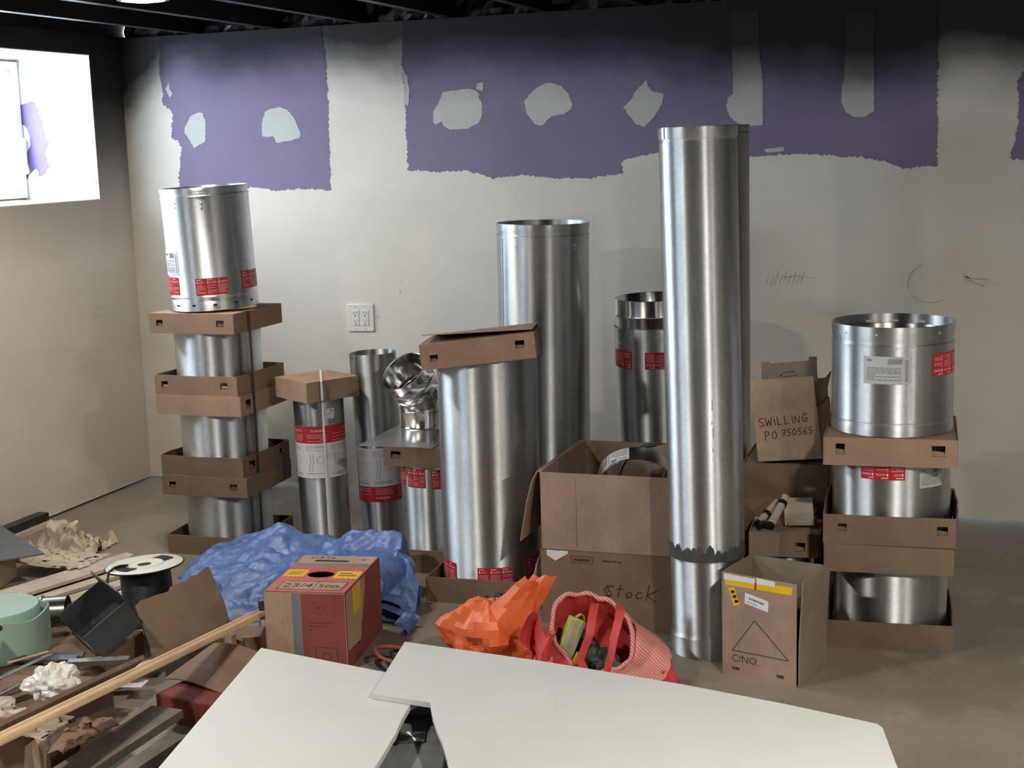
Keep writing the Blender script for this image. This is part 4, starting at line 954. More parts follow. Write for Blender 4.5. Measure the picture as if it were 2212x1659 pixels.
# ---- network cable carton
cb = thing('cable_box', 'red and tan network cable box marked CAT6', 'box', mw=lean((-1.937, 3.773, 0.0), R(8.5)))
cx, cy, ch = 0.1225, 0.185, 0.235
RED_CARD = mat('faded_red_print', RGB(186, 98, 88), 0.7, var=0.10, scale=8)
RED_CARD2 = mat('dark_red_print', RGB(140, 70, 60), 0.7, var=0.12, scale=8)
GREY_CARD = mat('grey_blue_print', RGB(118, 122, 126), 0.7, var=0.08)
TAN_CARD = CARD_LT
def hole_ring(n, rx, ry, cx_, cy_, sq):   # face with an oval hole cut through it
    pass
C4 = [(-cx, -cy, 0), (cx, -cy, 0), (cx, cy, 0), (-cx, cy, 0)]
for i in (0, 2, 3): obj('side_panel', card_side(C4[i], C4[(i + 1) % 4], ch, 0.004, [], 0.0, 100 + i), TAN_CARD if i != 2 else CARD, cb, smooth=0)
def holed(w, h, hc, hr, n=40):
    """rectangle w x h with an elliptical hole; flat mesh in xy with thickness"""
    pts_o, pts_i = [], []
    for k in range(n):
        a = 2 * PI * k / n; c, s = math.cos(a), math.sin(a)
        pts_i.append((hc[0] + hr[0] * c, hc[1] + hr[1] * s))
        tx = ((w - hc[0]) / c) if c > 1e-9 else ((0 - hc[0]) / c if c < -1e-9 else 1e9); ty = ((h - hc[1]) / s) if s > 1e-9 else ((0 - hc[1]) / s if s < -1e-9 else 1e9)
        q = min(tx, ty); pts_o.append((hc[0] + q * c, hc[1] + q * s))
    # corners
    mb = MB(); corners = [(0, 0), (w, 0), (w, h), (0, h)]
    for z0 in (0, 0.003):
        o = len(mb.v); mb.v += [(x, y, z0) for x, y in pts_i] + [(x, y, z0) for x, y in pts_o] + [(x, y, z0) for x, y in corners]
        for k in range(n):
            k2 = (k + 1) % n; f = [o + k, o + k2, o + n + k2, o + n + k]
            a, b = pts_o[k], pts_o[k2]
            for ci, c in enumerate(corners):
                on = lambda p, c=c: (abs(p[0] - c[0]) < 1e-6 or abs(p[1] - c[1]) < 1e-6)
                if on(a) and on(b) and abs(a[0] - b[0]) > 1e-6 and abs(a[1] - b[1]) > 1e-6: f = [o + k, o + k2, o + n + k2, o + 2 * n + ci, o + n + k]
            mb.f.append(tuple(f))
    m = 2 * n + 4
    for k in range(n): k2 = (k + 1) % n; mb.f.append((k, k2, m + k2, m + k))
    return mb
tpn = holed(2 * cx, 2 * cy, (0.118, 0.175), (0.042, 0.034)); tpn.v = [(x - cx, y - cy, ch + z - 0.001) for x, y, z in tpn.v]
obj('top_panel', tpn, RED_CARD, cb, smooth=0)
rp2 = holed(2 * cy, ch, (0.120, 0.085), (0.038, 0.042)); rp2.v = [(cx - 0.002 + z, x - cy, y) for x, y, z in rp2.v]
obj('side_panel', rp2, RED_CARD2, cb, smooth=0)
obj('bottom_panel', MB().box((0, 0, 0.002), (2 * cx - 0.01, 2 * cy - 0.01, 0.004)), CARD, cb, smooth=0)
TO, TX_, TY_ = (-cx, -cy, ch + 0.0021), (1, 0, 0), (0, 1, 0)
flat_on(cb, 'tan_panel', TAN_CARD, rect(0.004, 0.241, 0.285, 0.368), TO, TX_, TY_, 0.0004)
flat_on(cb, 'grey_stripe', GREY_CARD, rect(0.002, 0.243, 0.262, 0.286), TO, TX_, TY_, 0.0004)
def saw(x0, x1, y0, y1, n=9):
    top = [(x1 - (x1 - x0) * i / n, y1 + (0.006 if i % 2 else 0)) for i in range(n + 1)]
    return [(x0 + (x1 - x0) * i / n, y0 - (0.006 if i % 2 else 0)) for i in range(n + 1)] + top
flat_on(cb, 'yellow_burst', YELLOW, saw(0.004, 0.070, 0.150, 0.212), TO, TX_, TY_, 0.0004, 'yellow printed burst'); flat_on(cb, 'yellow_burst', YELLOW, saw(0.164, 0.241, 0.140, 0.206), TO, TX_, TY_, 0.0004)
flat_on(cb, 'number_panel', TAN_CARD, rect(0.030, 0.226, 0.022, 0.098), TO, TX_, TY_, 0.0004)
mb = MB(); ribbon(mb, [(0.030, 0.022), (0.226, 0.022), (0.226, 0.098), (0.030, 0.098), (0.030, 0.022)], 0.0022); ribbon(mb, [(0.138, 0.024), (0.138, 0.096)], 0.002)
mesh_on(cb, 'panel_outline', INK, mb, TO, TX_, TY_)
mesh_on(cb, 'lettering', INK, words_mb('23/4', 0.052, 0.038, 0.042), TO, TX_, TY_)
mesh_on(cb, 'lettering', INK, words_mb('500', 0.042, 0.146, 0.042), TO, TX_, TY_); mesh_on(cb, 'lettering', INK, words_mb('ft', 0.022, 0.208, 0.042), TO, TX_, TY_)
mesh_on(cb, 'lettering', INK, words_mb('CAT6', 0.034, 0.030, 0.334), TO, TX_, TY_)
mesh_on(cb, 'lettering', INK, words_mb('+', 0.04, 0.196, 0.316), TO, TX_, TY_)
mb = MB(); rnd = random.Random(3); lines_of_print(mb, 0.176, 0.232, 0.155, 0.195, 2, rnd, 0.5); lines_of_print(mb, 0.014, 0.060, 0.160, 0.200, 3, rnd, 0.4); lines_of_print(mb, 0.04, 0.11, 0.030, 0.036, 1, rnd, 0.5)
mesh_on(cb, 'small_print', PRINT_BROWN, mb, TO, TX_, TY_)
flat_on(cb, 'handle_slot', DARK_HOLE, [(0.052, 0.312), (0.058, 0.304), (0.160, 0.304), (0.166, 0.312), (0.160, 0.320), (0.058, 0.320)], TO, TX_, TY_, 0.0006)
FO = (-cx, -cy - 0.0022, 0)
flat_on(cb, 'grey_stripe', GREY_CARD, rect(0.084, 0.112, 0.002, 0.233), FO, FX, FZ, 0.0004)
flat_on(cb, 'red_panel', RED_CARD2, rect(0.112, 0.243, 0.002, 0.233), FO, FX, FZ, 0.0004)
mb = MB(); ribbon(mb, [(0.162 + 0.018 * math.cos(i * PI / 12), 0.190 + 0.018 * math.sin(i * PI / 12)) for i in range(25)], 0.002); ribbon(mb, [(0.155, 0.182), (0.160, 0.198), (0.166, 0.184), (0.170, 0.195)], 0.003)
lines_of_print(mb, 0.135, 0.205, 0.120, 0.150, 3, rnd, 0.3); ribbon(mb, [(0.150, 0.02), (0.150, 0.07), (0.215, 0.07), (0.215, 0.02)], 0.003); ribbon(mb, [(0.182 + 0.012 * math.cos(i * PI / 8), 0.042 + 0.012 * math.sin(i * PI / 8)) for i in range(17)], 0.004)
mesh_on(cb, 'small_print', PRINT_BROWN, mb, FO, FX, FZ)
RO, RX_ = (cx + 0.0012, -cy, 0), (0, 1, 0)
flat_on(cb, 'tan_panel', TAN_CARD, [(0.004, 0.06), (0.13, 0.05), (0.20, 0.20), (0.20, 0.232), (0.004, 0.232)], RO, RX_, FZ, 0.0003)
flat_on(cb, 'yellow_burst', YELLOW, saw(0.070, 0.150, 0.150, 0.228, 7), RO, RX_, FZ, 0.0008)

# ------------------------------------------------------------------ white boards in front
BOARD = mat('white_melamine_board', RGB(198, 199, 196), 0.5, var=0.03, scale=2.5)
A = [(-1.705, 2.967), (-1.342, 2.891), (-1.150, 2.851), (-1.205, 2.723), (-1.190, 2.640), (-1.173, 2.569), (-1.168, 2.534), (-1.158, 2.478), (-1.147, 2.407), (-1.10, 2.20), (-1.06, 1.95), (-1.49, 1.93)]
tag(obj('white_board', MB().prism([(x, y, 0.2915) for x, y in A], (0, 0, 0.0135)), BOARD, smooth=0, bevel=0.0008), 'large plain white board lying under the notched one', 'board')
Bp = [(-1.360, 3.057), (-1.008, 3.014), (-0.80, 2.978), (-0.645, 2.949), (-0.415, 2.894), (-0.224, 2.837), (-0.212, 2.818), (-0.169, 2.632), (-0.10, 2.33), (-0.05, 2.05), (-0.80, 1.90), (-0.86, 2.15), (-0.992, 2.412), (-1.006, 2.441), (-1.049, 2.523), (-1.089, 2.589), (-1.120, 2.644), (-1.154, 2.714), (-1.298, 2.729)]
wbd = tag(obj('white_board', MB().prism([(x, y, 0.3055) for x, y in Bp], (0, 0, 0.0135)), BOARD, smooth=0, bevel=0.0008), 'white board with notched corner on top of the other board', 'board')
mb = MB(); ribbon(mb, [(-0.93, 2.86), (-0.905, 2.83), (-0.892, 2.79), (-0.872, 2.71)], 0.0018); mb.v = [(x, y, 0.3192 + z) for x, y, z in mb.v]
obj('scratch', mb, M_SCUFF, wbd, smooth=0); obj('chip', MB().box((-0.886, 2.842, 0.3192), (0.010, 0.007, 0.0016)), M_SCUFF, wbd)
GREYWOOD = mat('grey_painted_wood', RGB(128, 130, 130), 0.6, var=0.12, scale=12, bump=0.1)
for k, (x, y, z, sx, sy, sz, rz, lb) in enumerate(((-1.16, 2.60, 0.0, 0.34, 0.90, 0.135, 14, 'grey painted plank lying under the white boards, lowest'), (-1.20, 2.56, 0.136, 0.26, 0.70, 0.115, 17, 'grey painted plank in the middle of the pile under the boards'), (-1.265, 2.84, 0.2515, 0.20, 0.13, 0.039, 15, 'short grey wood block directly under the white boards'), (-1.13, 2.28, 0.2515, 0.20, 0.08, 0.039, 15, 'grey wood block under the front end of the boards'))):
    tag(obj('grey_plank', MB().box((0, 0, sz / 2), (sx, sy, sz)), GREYWOOD, loc=(x, y, z), rot=(0, 0, R(rz)), smooth=0, bevel=0.004), lb, 'plank')
e = thing('door_hinge', 'small grey metal hinge lying between the white boards', 'hinge', (-1.195, 2.665, 0.2516), R(20))
obj('leaf', MB().box((0.015, 0, 0.003), (0.055, 0.050, 0.004)), GALV, e, smooth=0, bevel=0.001)
obj('barrel', MB().tube([(-0.018, -0.034, 0.007), (-0.018, 0.034, 0.007)], 0.007, 12), BLACK_PLASTIC, e, smooth=40)
for s in (-1, 1):
    tag(obj('support_block', MB().box((0, 0, 0.145), (0.10, 0.30, 0.29)), GREYWOOD, loc=(-0.62 + 0.08 * s + (0.22 if s > 0 else -0.18), 2.50, 0.0), rot=(0, 0, R(12)), smooth=0, bevel=0.004), ('grey block holding up the notched board on the right', 'grey block holding up the notched board in the middle')[s < 0], 'block')
# ------------------------------------------------------------------ blue tarpaulin heap
def lerp_tab(tab, x):
    if x <= tab[0][0]: return tab[0][1]
    for (a, va), (b, vb) in zip(tab, tab[1:]):
        if x <= b: k = (x - a) / (b - a); k = k * k * (3 - 2 * k); return va + (vb - va) * k
    return tab[-1][1]
def crumple(p, amp, sc, oct=4, seed=0.0, gain=0.46):
    s, a, f = 0.0, amp, sc
    for _ in range(oct):
        s += a * (abs(noise.noise(Vector(p) * f + Vector((seed, seed * 0.7, 0)))) - 0.22); a *= gain; f *= 2.1
    return s
TARP = NT('blue_tarp_plastic'); v = TARP.coord()
c_ = TARP.ramp(TARP.noise(6, 5, 0.6, v), 0.3, 0.7, RGB(72, 101, 158), RGB(106, 136, 190)); TARP.l(c_, TARP.b.inputs['Base Color'])
TARP.b.inputs['Roughness'].default_value = 0.34; TARP.b.inputs['Specular IOR Level'].default_value = 0.55
TARP.bump(TARP.noise(38, 5, 0.65, v), 0.35, 0.01); TARP = TARP.m
tarp = thing('tarpaulin', 'crumpled blue tarpaulin heaped in front of the pipes', 'tarp', (-2.3, 4.2, 0))
front = [(-2.80, 4.30), (-2.66, 4.10), (-2.5, 3.98), (-2.36, 3.92), (-2.18, 4.00), (-2.05, 4.02), (-1.90, 4.03), (-1.80, 4.10)]
back = [(-2.80, 4.44), (-2.70, 4.53), (-2.55, 4.575), (-2.40, 4.58), (-2.25, 4.60), (-2.14, 4.49), (-1.95, 4.42), (-1.88, 4.27), (-1.80, 4.20)]
ridge = [(-2.80, 0.03), (-2.72, 0.105), (-2.60, 0.150), (-2.50, 0.185), (-2.44, 0.200), (-2.34, 0.165), (-2.22, 0.150), (-2.10, 0.195), (-1.98, 0.205), (-1.90, 0.185), (-1.84, 0.13), (-1.80, 0.06)]
g = []; NU, NV = 130, 90
for i in range(NU + 1):
    x = -2.80 + 1.0 * i / NU; y0, y1, hz = lerp_tab(front, x), lerp_tab(back, x), lerp_tab(ridge, x); row = []
    for j in range(NV + 1):
        q = j / NV; y = y0 + (y1 - y0) * q
        prof = (q / 0.80) ** 0.85 if q < 0.80 else math.cos((q - 0.80) / 0.20 * PI / 2) ** 0.6
        edge = min(1.0, 6 * q, 6 * (1 - q) + 0.15)
        z = hz * prof + edge * (crumple((x, y, 0), 0.066, 3.2, 5, 3.0, 0.5) + 0.022 * noise.noise(Vector((x * 3, y * 9, 5))))
        wob = 0.03 * noise.noise(Vector((x * 6, y * 6, 9)))
        row.append((x + 2.3 + wob, y - 4.2 + 0.02 * noise.noise(Vector((y * 7, x * 7, 1))), max(0.003 + 0.004 * abs(wob), z)))
    g.append(row)
obj('top_fold', MB().sheet(g, 0.0015), TARP, tarp, smooth=22)
def curl(name, path, y0, y1, seed, skew=0.0):
    """folded edge: cross-section path (x,z) swept from y0 to y1"""
    g = []
    for i, (x, z) in enumerate(path):
        row = []
        for j in range(19):
            q = j / 18; w = crumple((x * 2, q * 1.3, seed), 0.035, 3.0, 3, seed)
            row.append((x + 2.3 + skew * q + 0.5 * w, y0 - 4.2 + (y1 - y0) * q + 0.3 * w, max(0.004, z + w * 0.8)))
        g.append(row)
    return obj(name, MB().sheet(g, 0.0015), TARP, tarp, smooth=45)
curl('hanging_fold', [(-2.02, 0.175), (-1.94, 0.172), (-1.880, 0.155), (-1.862, 0.130), (-1.868, 0.09), (-1.885, 0.06), (-1.90, 0.04), (-1.96, 0.03)], 4.04, 4.27, 5.0, 0.02)
curl('lower_fold', [(-1.99, 0.080), (-1.91, 0.075), (-1.845, 0.070), (-1.815, 0.055), (-1.808, 0.036), (-1.83, 0.016), (-1.90, 0.010)], 4.06, 4.27, 7.0, -0.02)
curl('lower_fold', [(-1.93, 0.050), (-1.86, 0.048), (-1.81, 0.040), (-1.79, 0.024), (-1.81, 0.010), (-1.88, 0.008)], 4.02, 4.17, 9.0, -0.02)
curl('lower_fold', [(-1.785, 0.034), (-1.760, 0.032), (-1.740, 0.024), (-1.735, 0.012), (-1.755, 0.006)], 3.93, 4.03, 11.0, -0.01)

# ------------------------------------------------------------------ bags beside the boxes
def bag_blob(name, label, cat, m, loc, rad, lobes, amp, sc, seed, n=96, zmin=0.0, mat_name=None, ang=24):
    vs, fs = [], []; rows = n // 2
    for i in range(rows + 1):
        th = PI * i / rows
        for k in range(n):
            ph = 2 * PI * k / n; d = Vector((math.sin(th) * math.cos(ph), math.sin(th) * math.sin(ph), math.cos(th)))
            p = Vector((d.x * rad[0], d.y * rad[1], d.z * rad[2]))
            for (ld, la, lk) in lobes:
                u = Vector(ld).normalized(); p += u * la * math.exp(lk * (d.dot(u) - 1))
            p += d * crumple(p * 10.0 + Vector((seed, 0, 0)), amp, sc, 4, seed)
            p.z = max(p.z, zmin - loc[2]); vs.append(p)
    for i in range(rows):
        for k in range(n): k2 = (k + 1) % n; fs.append((i * n + k, (i + 1) * n + k, (i + 1) * n + k2, i * n + k2))
    return tag(obj(name, MB().add(vs, fs), m, loc=loc, smooth=ang), label, cat)
ORANGE = mat('orange_plastic_film', RGB(232, 112, 62), 0.42, var=0.10, scale=7, sss=0.15)
RED = mat('red_bag_fabric', RGB(202, 66, 62), 0.6, var=0.10, scale=10)
GLOSS_BLACK = mat('glossy_black_film', RGB(30, 30, 33), 0.18, var=0.15)
ob = thing('plastic_bag', 'crumpled orange plastic bag with upright ears', 'bag', (-1.398, 3.750, 0.0))
body = bag_blob('bag_body', '', '', ORANGE, (0, 0, 0.092), (0.130, 0.095, 0.090), [((-0.75, -0.2, 0.35), 0.035, 7), ((0.1, -0.3, 0.9), 0.035, 9), ((0.9, -0.2, 0.2), 0.02, 8)], 0.085, 0.75, 4.0, n=34, zmin=0.004, ang=16)
body.parent = ob; del body['label']; del body['category']
def ear(pb, pt, seed):
    """pointed fold of film between a bottom edge and a top edge"""
    g = []; nb = 7
    for i in range(nb + 1):
        u = i / nb; a_, c_ = Vector(pb[0]).lerp(Vector(pb[1]), u), Vector(pt[0]).lerp(Vector(pt[1]), u); row = []
        for j in range(6):
            q = j / 5; p = a_.lerp(c_, q); p.y += 0.030 * math.sin(PI * u) * (1 - 0.6 * q) * -1 + 0.05 * crumple((u * 2, q * 2, seed), 0.5, 0.9, 3, seed); p.z += 0.02 * crumple((q * 2, u * 2, seed), 1.0, 1.0, 2, seed); row.append(p)
        g.append(row)
    return obj('bag_ear', MB().sheet(g, 0.0015), ORANGE, ob, smooth=18)
ear(((-0.020, -0.055, 0.165), (0.120, -0.055, 0.120)), ((0.128, -0.035, 0.295), (0.165, -0.01, 0.268)), 3.0)
ear(((0.020, 0.000, 0.170), (0.125, -0.02, 0.130)), ((0.140, 0.00, 0.280), (0.212, 0.005, 0.290)), 5.0)
bag_blob('bin_bag', 'glossy black plastic bag behind the orange one', 'bag', GLOSS_BLACK, (-1.455, 3.925, 0.070), (0.120, 0.055, 0.075), [((0.8, 0.1, 0.6), 0.05, 8)], 0.05, 1.0, 9.0, zmin=0.004)

# red shopping bag: open mouth, straps, patterned band
PAT = NT('white_and_red_pattern'); v = PAT.coord()
wv = PAT.n('ShaderNodeTexWave'); wv.bands_direction = 'DIAGONAL'; wv.inputs['Scale'].default_value = 48; wv.inputs['Distortion'].default_value = 3.0; PAT.l(v, wv.inputs['Vector'])
PAT.l(PAT.ramp(wv.outputs[0], 0.40, 0.55, RGB(204, 112, 102), RGB(224, 168, 156)), PAT.b.inputs['Base Color']); PAT.b.inputs['Roughness'].default_value = 0.6; PAT = PAT.m
rb = thing('shopping_bag', 'open red shopping bag with white patterned edge and straps', 'bag', (-1.02, 3.70, 0.0))
N = 72; bcx, bcy = 0.0, 0.0
def rim(a):
    c, s = math.cos(a), math.sin(a)            # a = 0 right, 90 back, 180 left, 270 front
    h = 0.115 + 0.098 * max(0, s) ** 0.7 - 0.060 * max(0, -s) + 0.055 * max(0, -c) - 0.020 * max(0, c) ** 2
    return Vector((0.115 * c - 0.055, 0.085 * s + 0.01, h + 0.004 * math.sin(5 * a) + 0.003 * math.sin(11 * a)))
def base(a):
    c, s = math.cos(a), math.sin(a); k = 1.0 + 0.20 * max(0, c)
    return Vector((0.165 * c * k, 0.115 * s, 0.006))
def wall_pt(a, q):
    p = base(a).lerp(rim(a), q); d = Vector((math.cos(a), math.sin(a), 0)); p += d * (0.030 * math.sin(PI * q) + 0.020 * noise.noise(Vector((a * 2.2, q * 3, 1))) * (1 - 0.4 * q) + 0.008 * noise.noise(Vector((a * 8, q * 2.5, 4))))
    return p
g = [[wall_pt(2 * PI * i / N, q / 12) for q in range(13)] for i in range(N + 1)]
obj('bag_body', MB().sheet(g, 0.002), RED, rb, smooth=50)
g = [[wall_pt(2 * PI * i / N, 0.52 + 0.49 * q / 8) + Vector((math.cos(2 * PI * i / N), math.sin(2 * PI * i / N), 0.1)) * 0.012 for q in range(9)] for i in range(-14, 11)]
obj('patterned_band', MB().sheet(g, 0.0012), PAT, rb, smooth=50)
pts = [rim(2 * PI * i / N) for i in range(N)]
obj('rolled_rim', MB().tube(pts, [0.0065 + 0.003 * abs(noise.noise(p * 25)) for p in pts], 8, closed=True), PAT, rb, smooth=50)
def strap(path, w, m, twist=0.0):
    g = []
    for i, p in enumerate(path):
        p = Vector(p) - Vector((-1.02, 3.70, 0.0)); t = twist * i; g.append([p + Vector((math.cos(t), math.sin(t), 0)) * s * w for s in (-0.5, -0.17, 0.17, 0.5)])
    gg = []
    for i in range(len(g) - 1):
        for k in range(4): gg.append([g[i][j].lerp(g[i + 1][j], k / 4) for j in range(4)])
    gg.append(g[-1]); return obj('strap', MB().sheet(gg, 0.003), m, rb, smooth=60)
strap([(-1.083, 3.775, 0.205), (-1.066, 3.700, 0.214), (-1.058, 3.650, 0.200), (-1.060, 3.630, 0.163), (-1.074, 3.615, 0.121), (-1.080, 3.605, 0.098), (-1.062, 3.60, 0.062), (-1.035, 3.60, 0.040)], 0.024, RED, 0.16)
strap([(-1.010, 3.775, 0.206), (-0.992, 3.710, 0.214), (-0.984, 3.650, 0.196), (-0.990, 3.628, 0.160), (-0.992, 3.615, 0.130), (-1.000, 3.605, 0.090), (-1.012, 3.600, 0.045)], 0.026, RED, -0.14)
obj('folded_corner', MB().sheet([[Vector((-1.235 + 0.085 * i / 6, 3.60 + 0.02 * math.sin(i), 0.03 + 0.19 * j / 6 - 0.010 * i + 0.02 * math.sin(i * 1.3 + j))) - Vector((-1.02, 3.70, 0)) + Vector((0.02 * math.sin(j * 1.1), -0.025 * math.sin(i * 0.9) * math.cos(j * 0.8), 0)) for j in range(7)] for i in range(7)], 0.002), RED, rb, smooth=60)
obj('folded_corner', MB().sheet([[Vector((-1.205 + 0.055 * i / 5, 3.575 + 0.008 * math.sin(2 * i), 0.02 + 0.085 * j / 4 + 0.012 * math.sin(i * 1.5))) - Vector((-1.02, 3.70, 0)) for j in range(5)] for i in range(6)], 0.002), PAT, rb, smooth=60)
# things inside it
LIME = mat('lime_green_plastic', RGB(170, 205, 92), 0.45, var=0.05); BEIGE = mat('beige_printed_label', RGB(176, 172, 146), 0.55, var=0.14, scale=22)
e = thing('lime_carton', 'lime green pack with beige printed side in the red bag', 'pack', mw=Matrix.Translation((-1.158, 3.655, 0.055)) @ Matrix.Rotation(R(22), 4, 'Z') @ Matrix.Rotation(R(24), 4, 'Y') @ Matrix.Rotation(R(-10), 4, 'X'))
obj('pack_body', MB().box((0, 0, 0.072), (0.046, 0.032, 0.145)), LIME, e, bevel=0.002, smooth=0)
obj('printed_side', MB().box((0.003, -0.0165, 0.070), (0.040, 0.001, 0.136)), BEIGE, e, smooth=0)
obj('end_flap', MB().sheet([[(-0.006 + 0.026 * i / 3, -0.012 + 0.02 * j / 2, 0.146 + 0.014 * math.sin(PI * i / 3)) for j in range(3)] for i in range(4)], 0.002), LIME, e, smooth=40)
for k, (px, py, pz, rr, c_, lb) in enumerate(((-1.055, 3.71, 0.055, 0.045, RGB(52, 60, 52), 'dark green bundle inside the red bag'), (-1.020, 3.70, 0.045, 0.036, RGB(70, 74, 58), 'olive bundle inside the red bag beside the strap'), (-1.12, 3.74, 0.085, 0.048, RGB(38, 40, 42), 'black bundle at the back of the red bag'))):
    bag_blob('tool_pouch', lb, 'pouch', mat('pouch_%d' % k, c_, 0.5, var=0.2, scale=14), (px, py, pz), (rr, rr * 0.8, rr * 1.05), [], 0.03, 1.8, 20.0 + k, n=48, zmin=0.008)
tag(obj('yellow_tool', MB().tube([(-1.125, 3.645, 0.030), (-1.105, 3.640, 0.075), (-1.095, 3.645, 0.105)], [0.010, 0.012, 0.008], 10), YELLOW), 'yellow tool handle beside the lime pack', 'tool')

# cables by the orange bag
for k, (cx_, cy_, rx, ry, z, m, lb) in enumerate(((-1.60, 3.68, 0.13, 0.085, 0.010, BLACK_PLASTIC, 'black cable loop on the floor between the cable box and orange bag'), (-1.585, 3.70, 0.105, 0.07, 0.028, BLACK_PLASTIC, 'second black cable loop lying on the first'), (-1.615, 3.665, 0.11, 0.055, 0.046, RED_CARD2, 'red cable loop beside the orange bag'))):
    pts = [(cx_ + rx * (1 + 0.06 * math.sin(3 * a)) * math.cos(a), cy_ + ry * math.sin(a), z + 0.006 * math.sin(2 * a + k)) for a in [2 * PI * i / 48 for i in range(48)]]
    tag(obj('cable_loop', MB().tube(pts, 0.006, 8, closed=True), m, smooth=60), lb, 'cable')
tag(obj('white_stick', MB().tube([(-1.74, 3.585, 0.012), (-1.69, 3.560, 0.012)], 0.008, 10), WHITE_PLASTIC), 'short white plastic stub beside the cable box', 'plastic tube')
# ------------------------------------------------------------------ pile of scrap on the left
WOOD = NT('pale_wood'); v = WOOD.coord()
wv = WOOD.noise(9, 5, 0.6, WOOD.mapping(v, (14, 0.8, 14)))
WOOD.l(WOOD.ramp(wv, 0.3, 0.7, RGB(176, 142, 106), RGB(206, 176, 140)), WOOD.b.inputs['Base Color']); WOOD.b.inputs['Roughness'].default_value = 0.55; WOOD = WOOD.m
DARKWOOD = mat('brown_stained_wood', RGB(126, 102, 82), 0.55, var=0.15, scale=14)
CREAMWOOD = mat('primed_moulding', RGB(206, 192, 174), 0.55, var=0.07, scale=16)
DKSTEEL = mat('dark_painted_steel', RGB(74, 80, 84), 0.42, 0.35, var=0.2, scale=10)
STEEL = mat('worn_grey_steel', RGB(140, 138, 132), 0.40, 0.7, var=0.2, scale=12)
FOAMG = mat('mint_green_foam', RGB(160, 188, 174), 0.6, var=0.05, scale=6, sss=0.2)
SHADEWOOD = mat('shade_darkened_wood', RGB(112, 106, 96), 0.7, var=0.15, scale=12)  # grey wood with the shade of the bottom left put into its colour
PAPER = mat('cream_crumpled_paper', RGB(204, 190, 168), 0.75, var=0.08)
FILM = mat('white_plastic_film', RGB(214, 212, 208), 0.25, var=0.06)
def frame(a, b, up=(0, 0, 1)):
    """matrix with local y from a to b"""
    a, b = Vector(a), Vector(b); y = (b - a).normalized(); x = y.cross(Vector(up)).normalized(); z = x.cross(y)
    return Matrix(((x.x, y.x, z.x, a.x), (x.y, y.y, z.y, a.y), (x.z, y.z, z.z, a.z), (0, 0, 0, 1))), (b - a).length
def moulding(name, label, a, b, prof, m, cat='moulding', roll=0.0, group=None):
    M, L = frame(a, b); M = M @ Matrix.Rotation(R(roll), 4, 'Y')
    n = len(prof); mb = MB().prism([(x, 0, z) for x, z in prof], (0, L, 0))
    return tag(obj(name, mb, m, mw=M, smooth=30), label, cat, group)
CASING = [(-0.030, 0), (0.030, 0), (0.030, 0.006), (0.026, 0.014), (0.020, 0.015), (0.016, 0.010), (0.008, 0.010), (0.004, 0.016), (-0.004, 0.018), (-0.008, 0.024), (-0.022, 0.026), (-0.030, 0.018)]
BEAD = [(-0.026, 0), (0.026, 0), (0.026, 0.012), (0.020, 0.014), (0.017, 0.010), (0.013, 0.014), (0.002, 0.015), (-0.002, 0.011), (-0.006, 0.015), (-0.018, 0.015), (-0.022, 0.011), (-0.026, 0.013)]
FLAT = lambda w, t: [(-w / 2, 0), (w / 2, 0), (w / 2, t), (-w / 2, t)]
# long trim crossing the pile
moulding('wood_moulding', 'long pale wood moulding crossing the pile to the cable box', (-2.032, 2.02, 0.285), (-2.092, 3.665, 0.124), CASING, WOOD, roll=-24)
moulding('wood_strip', 'brown wood strip lying behind the long pale moulding', (-2.135, 2.10, 0.262), (-2.165, 3.120, 0.165), FLAT(0.055, 0.012), DARKWOOD, 'wood strip', roll=-40)
# bundled mouldings on the floor by the wall
d = Vector((0.300, 0.954, 0))
def along(px, py, z, s0, s1): p = Vector((px, py, z)); return p + d * s0, p + d * s1
for k in range(4):
    a, b = along(-3.215 + 0.051 * k, 4.20 - 0.019 * k, 0.002 + 0.020 * (k in (1, 2)), -1.0, 0.30 - 0.03 * k)
    moulding('primed_moulding', ('farthest primed moulding of the bundle nearest the wall', 'second primed moulding of the bundle nearest the wall', 'third primed moulding of the bundle nearest the wall', 'nearest primed moulding of the bundle nearest the wall')[k], a, b, BEAD, CREAMWOOD, group='mouldings by the wall')
for k in range(5):
    a, b = along(-2.985 + 0.052 * k, 4.06 - 0.02 * k, 0.002 + 0.018 * (k % 2), -1.0, 0.24 - 0.02 * k)
    moulding('primed_moulding', ('farthest primed moulding of the bundle behind the wire spool', 'second primed moulding of the bundle behind the wire spool', 'middle primed moulding of the bundle behind the wire spool', 'fourth primed moulding of the bundle behind the wire spool', 'nearest primed moulding of the bundle behind the wire spool')[k], a, b, BEAD, (CREAMWOOD, CREAMWOOD, WHITE_LABEL, CREAMWOOD, CREAMWOOD)[k], group='mouldings behind the spool')
moulding('black_trim', 'black foam strip lying along the left wall', (-3.775, 4.20, 0.022), (-3.775, 4.852, 0.022), FLAT(0.05, 0.03), BLACK_PLASTIC, 'foam strip')
moulding('pale_strip', 'pale wood strip under the black foam strip', (-3.765, 4.10, 0.0), (-3.765, 4.845, 0.0), FLAT(0.07, 0.018), CREAMWOOD, 'wood strip')
